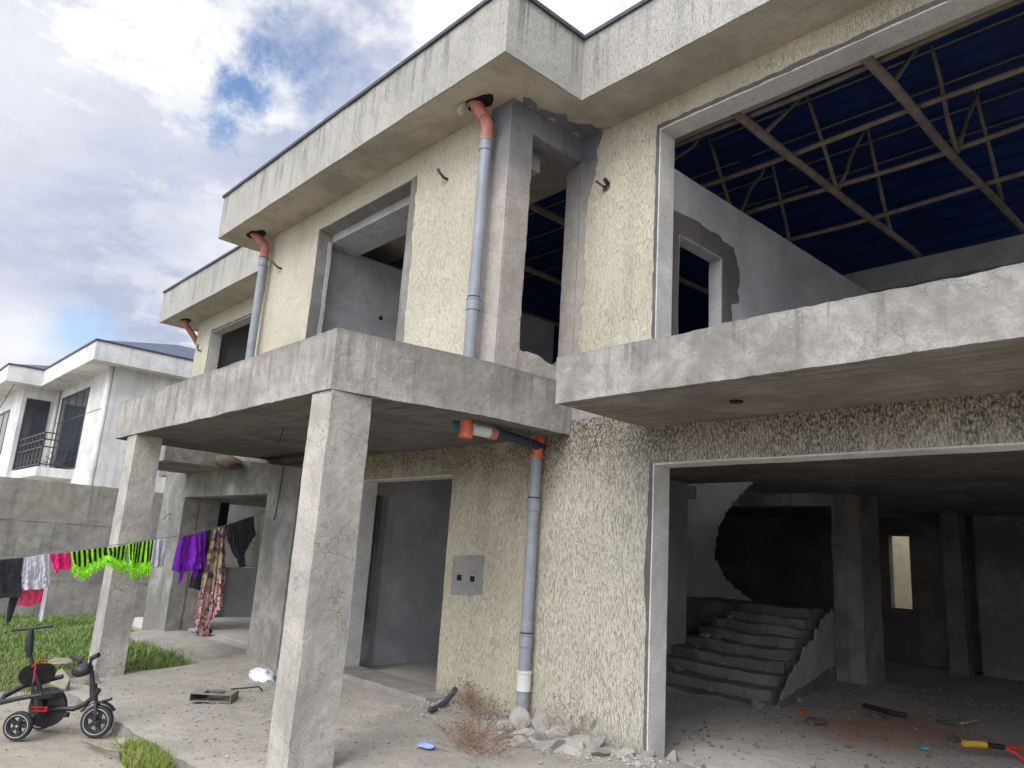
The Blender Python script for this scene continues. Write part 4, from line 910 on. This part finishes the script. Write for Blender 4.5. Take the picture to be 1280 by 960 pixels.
# things inside the porch
lump('cloth_heap', (-14.0, 7.2, .30), .45, 1.0, .8, .85, simple('dark_brown_cloth', (.03, .022, .022), .3, .95), None, 5, facet=False, sub=3, amp=.8, label='dark pointed heap of cloth on the floor inside the porch', cat='heap')
t = thing('black_crate', 'black plastic crate on the floor inside the porch beside the cloth heap', 'crate', (-12.2, 6.9, .1))
q = MB(); q.box(-12.6, -12.0, 6.6, 7.0, .11, .5); q.build('crate_body', M['black'], t); q = MB(); q.box(-12.64, -11.96, 6.56, 7.04, .5, .55); q.build('crate_rim', M['rubber'], t)
for i, (x, y) in enumerate(((-12.85, 5.05), (-12.7, 5.2), (-12.5, 5.02), (-13.0, 5.25))):
    a = random.uniform(0, 3); d_ = Vector((math.cos(a), math.sin(a), 0))*.12
    b = Vector((x, y, .15)); t = MB().tube([b-d_, b-d_*.3, b+d_*.5, b+d_], [.035, .05, .035, .025], 10).build('shoe', M['black'] if i % 2 else simple('grey_shoe', (.25, .26, .3), .3, .7, 30), None, origin=b, smooth=True)
    tag(t, 'worn shoe in the small pile at the left foot of the porch opening', 'shoe', 'shoes piled inside the porch opening')

# ------------------------------------------------------------------ grass and weeds
def blades(name, pts, hfn, zf, mat, wid=.006, lean=.5, label=None, origin=None, kind='stuff', cat='grass'):
    V = []; F = []
    for x, y in pts:
        h = hfn(x, y)*random.uniform(.5, 1.2); a = random.random()*6.283; l = random.random()*lean*h; w = wid*random.uniform(.6, 1.3); z = zf(x, y)-.01
        dx, dy = math.cos(a), math.sin(a); b = random.random()*3.14; sx_, sy_ = math.cos(b)*w, math.sin(b)*w; k = len(V)
        V += [(x-sx_, y-sy_, z), (x+sx_, y+sy_, z), (x+dx*l*.35+sx_*.7, y+dy*l*.35+sy_*.7, z+h*.55), (x+dx*l*.35-sx_*.7, y+dy*l*.35-sy_*.7, z+h*.55), (x+dx*l, y+dy*l, z+h*(1-.25*l/h))]
        F += [(k, k+1, k+2, k+3), (k+3, k+2, k+4)]
    o = mobj(name, V, F, mat, None, origin=origin); return tag(o, label, cat, kind=kind)
def inlawn(x, y):
    if x > (-10.28 if y > 2.45 else -9.85)-.15*noise.noise(Vector((y*1.5, 0, 0))): return False
    if y > 4.2: return x < -13.7 or (y < 4.3)
    if y < 1.4 and x > -11.2+(y-1.4)*.6: return False
    return True
pts = []
while len(pts) < 42000:
    x = -17.15+7.3*random.random(); y = -1.5+6.1*random.random()
    if not inlawn(x, y): continue
    d = noise.noise(Vector((x*.7, y*.7, 3)))+.4*noise.noise(Vector((x*2.2, y*2.2, 8)))
    if d < -.12 and random.random() < .75: continue
    pts.append((x, y))
blades('lawn_grass', pts, lambda x, y: .07+.13*max(0, .3+noise.noise(Vector((x*1.1, y*1.1, 0))))+(.10 if y > 3.3 and x > -12.5 else 0), gz, M['grass'], .007, 1.1, 'unkempt green grass strip between the platform and the boundary wall')
hgrid('lawn_soil', lin(-17.2, -9.95, .12), lin(-2, 4.2, .12), lambda x, y: gz(x, y)+.006 if x < (-10.1 if y > 1.3 else -11.4)+.25*noise.noise(Vector((x*2, y*2, 4))) else gz(x, y)-.03, M['soil'])
pts = []
for _ in range(2600):
    a = random.random()*6.28; r = random.random()**.6; pts.append((-6.62+.42*r*math.cos(a), 2.36+.13*r*math.sin(a)))
blades('foreground_grass', pts, lambda x, y: .17, gz, M['grass_fg'], .005, .8, 'bright green grass tuft at the edge of the platform in the foreground')
pts = [(random.uniform(-9, -5), 2.42+random.gauss(0, .05)) for _ in range(350)]
blades('edge_weeds', pts, lambda x, y: .06, gz, M['grass_fg'], .004, .8, 'sparse grass along the foot of the platform edge')
def weed(c, n, h, rad, label, seed):
    random.seed(seed); mb = MB()
    for _ in range(n):
        a = random.random()*6.28; l = random.uniform(.4, 1)*rad; hh = h*random.uniform(.45, 1); p0 = Vector(c)+Vector((random.gauss(0, .13), random.gauss(0, .09), 0)); p1 = p0+Vector((math.cos(a)*l, math.sin(a)*l, hh)); pm = (p0+p1)/2+Vector((random.gauss(0, .02), random.gauss(0, .02), hh*.15))
        mb.tube([p0, pm, p1], [.0022, .0017, .0012], 3, False)
        for k in range(random.randint(2, 6)):
            t = random.uniform(.35, 1); p = pm+(p1-pm)*((t-.5)*2) if t > .5 else p0+(pm-p0)*(t*2); q = p+Vector((random.gauss(0, .04), random.gauss(0, .04), random.uniform(.01, .05)))
            mb.tube([p, q], [.0013, .001], 3, False)
            r = random.uniform(.004, .009); mb.add([q+Vector((r, 0, 0)), q+Vector((0, r, 0)), q-Vector((r, 0, 0)), q-Vector((0, r, 0)), q+Vector((0, 0, r)), q-Vector((0, 0, r))], [(0, 1, 4), (1, 2, 4), (2, 3, 4), (3, 0, 4), (1, 0, 5), (2, 1, 5), (3, 2, 5), (0, 3, 5)])
    o = mb.build('dry_weed', M['weed'], None, origin=c); tag(o, label, 'plant')
weed((-4.98, 4.36, .06), 60, .15, .32, 'densest dry brown weed clump on the platform left of the rubble heap', 1)
weed((-5.3, 4.6, .08), 40, .18, .30, 'thin dry weed clump nearest the blue plastic scrap', 2)
weed((-5.75, 5.1, .10), 30, .28, .28, 'dry weed clump against the wall left of the lower downpipe', 3)
weed((-4.75, 5.22, .14), 18, .34, .2, 'sparse tall dry weed against the wall right of the lower downpipe', 4)
weed((-6.15, 5.2, .12), 24, .28, .18, 'small dry weed beside the hose stub', 5)
random.seed(99)

# ------------------------------------------------------------------ light, sky
SUN_AZ, SUN_EL = R(160), R(42)       # azimuth clockwise from +Y
w = bpy.data.worlds.new('World'); sc.world = w; w.use_nodes = True; nt = w.node_tree
for n in list(nt.nodes): nt.nodes.remove(n)
s = NT.__new__(NT); s.t = nt; s.n = nt.nodes; s.l = nt.links; s.tc = s.node('ShaderNodeTexCoord')
G = s.tc.outputs['Generated']
sky = s.node('ShaderNodeTexSky', sky_type='NISHITA'); sky.sun_disc = False; sky.sun_elevation = SUN_EL; sky.sun_rotation = SUN_AZ; sky.altitude = 2300; sky.air_density = 1.; sky.dust_density = .6
xs_ = s.xyz(G)
den = s.math('ADD', s.math('MAXIMUM', xs_[2], 0.), .16)
cb = s.node('ShaderNodeCombineXYZ'); s.link(s.math('DIVIDE', xs_[0], den), cb.inputs[0]); s.link(s.math('DIVIDE', xs_[1], den), cb.inputs[1]); cb.inputs[2].default_value = 1.7
P = cb.outputs[0]
def dirv(px, py):
    d = r2*((px-640)/FPX)+u2*(-(py-480)/FPX)+f_; return d.normalized()
def near(px, py, a0, a1, k=.06, sc_=9.):
    d = s.node('ShaderNodeVectorMath', operation='DOT_PRODUCT'); nv = s.node('ShaderNodeVectorMath', operation='NORMALIZE'); s.link(G, nv.inputs[0]); s.link(nv.outputs[0], d.inputs[0]); d.inputs[1].default_value = dirv(px, py)
    a = s.math('ARCCOSINE', s.math('MINIMUM', d.outputs['Value'], .99999)); a = s.math('ADD', a, s.math('MULTIPLY', s.math('SUBTRACT', s.noise(sc_, 7, .68, src=G), .5), k)); return s.rng(a, a0, a1, 1, 0)
n1 = s.noise(1.15, 6, .58, dist=.35, src=P); n2 = s.noise(2.6, 7, .62, dist=.25, src=P); n3 = s.noise(7., 6, .66, src=P)
# thickness of cloud: grey bases, white crests
v = s.math('ADD', s.math('MULTIPLY', n1, .57), s.math('ADD', s.math('MULTIPLY', n2, .26), s.math('MULTIPLY', n3, .17)))
bright = s.rng(v, .462, .545)
bright = s.math('MAXIMUM', bright, s.math('MULTIPLY', near(60, 90, .02, .30, .35), .6))
bright = s.math('MAXIMUM', bright, s.math('MULTIPLY', near(30, 420, .0, .10, .12), .9))
bright = s.math('MULTIPLY', bright, s.math('SUBTRACT', 1., s.math('MULTIPLY', near(150, 290, .03, .21, .22), .75)))
cloud = s.mix(bright, (.47, .52, .68), (1., 1., 1.02))
cloud = s.mix(s.rng(n3, .35, .7, 0, .22), cloud, (.99, .99, 1.))
# gaps of blue
gap = s.rng(s.math('ADD', s.math('MULTIPLY', s.noise(1.5, 7, .6, src=P, dist=.2), .7), s.math('MULTIPLY', n3, .3)), .60, .66)
hole = s.math('MAXIMUM', near(360, 72, -.01, .075, .26, 10.), near(308, 108, -.01, .07, .26, 12.))
hole = s.math('MAXIMUM', hole, s.math('MULTIPLY', near(95, 415, .0, .06, .10, 10.), .8))
g = s.math('MAXIMUM', s.math('MULTIPLY', gap, s.math('SUBTRACT', 1., near(250, 250, .5, .8, .1))), hole)
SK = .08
skc = s.node('ShaderNodeVectorMath', operation='SCALE'); s.link(sky.outputs[0], skc.inputs[0]); skc.inputs['Scale'].default_value = 2.5
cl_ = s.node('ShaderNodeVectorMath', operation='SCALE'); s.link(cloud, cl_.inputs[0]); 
# added boost: clouds round the sun, out of view, brightened to light the facade
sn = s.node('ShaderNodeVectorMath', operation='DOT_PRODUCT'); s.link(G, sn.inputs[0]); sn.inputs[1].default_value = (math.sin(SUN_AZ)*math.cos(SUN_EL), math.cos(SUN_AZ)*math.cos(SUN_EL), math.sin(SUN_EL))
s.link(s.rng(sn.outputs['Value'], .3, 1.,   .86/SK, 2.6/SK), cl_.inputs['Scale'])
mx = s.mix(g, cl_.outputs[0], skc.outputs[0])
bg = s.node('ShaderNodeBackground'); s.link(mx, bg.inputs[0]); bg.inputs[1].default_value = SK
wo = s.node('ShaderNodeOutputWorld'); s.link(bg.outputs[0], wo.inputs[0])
sd = bpy.data.lights.new('sun', 'SUN'); sd.energy = 1.5; sd.angle = R(28); sd.color = (1, .96, .9)
so = bpy.data.objects.new('sun', sd); COL.objects.link(so)
sv = Vector((math.sin(SUN_AZ)*math.cos(SUN_EL), math.cos(SUN_AZ)*math.cos(SUN_EL), math.sin(SUN_EL)))
so.rotation_euler = (-sv).to_track_quat('-Z', 'Y').to_euler(); so.location = (0, -5, 20)
vs_ = sc.view_settings; sc.display_settings.display_device = 'sRGB'; vs_.view_transform = 'Standard'; vs_.look = 'None'; vs_.gamma = 1; vs_.exposure = .32; vs_.use_curve_mapping = False
sc.cycles.max_bounces = 6; sc.cycles.diffuse_bounces = 4; sc.cycles.use_denoising = True
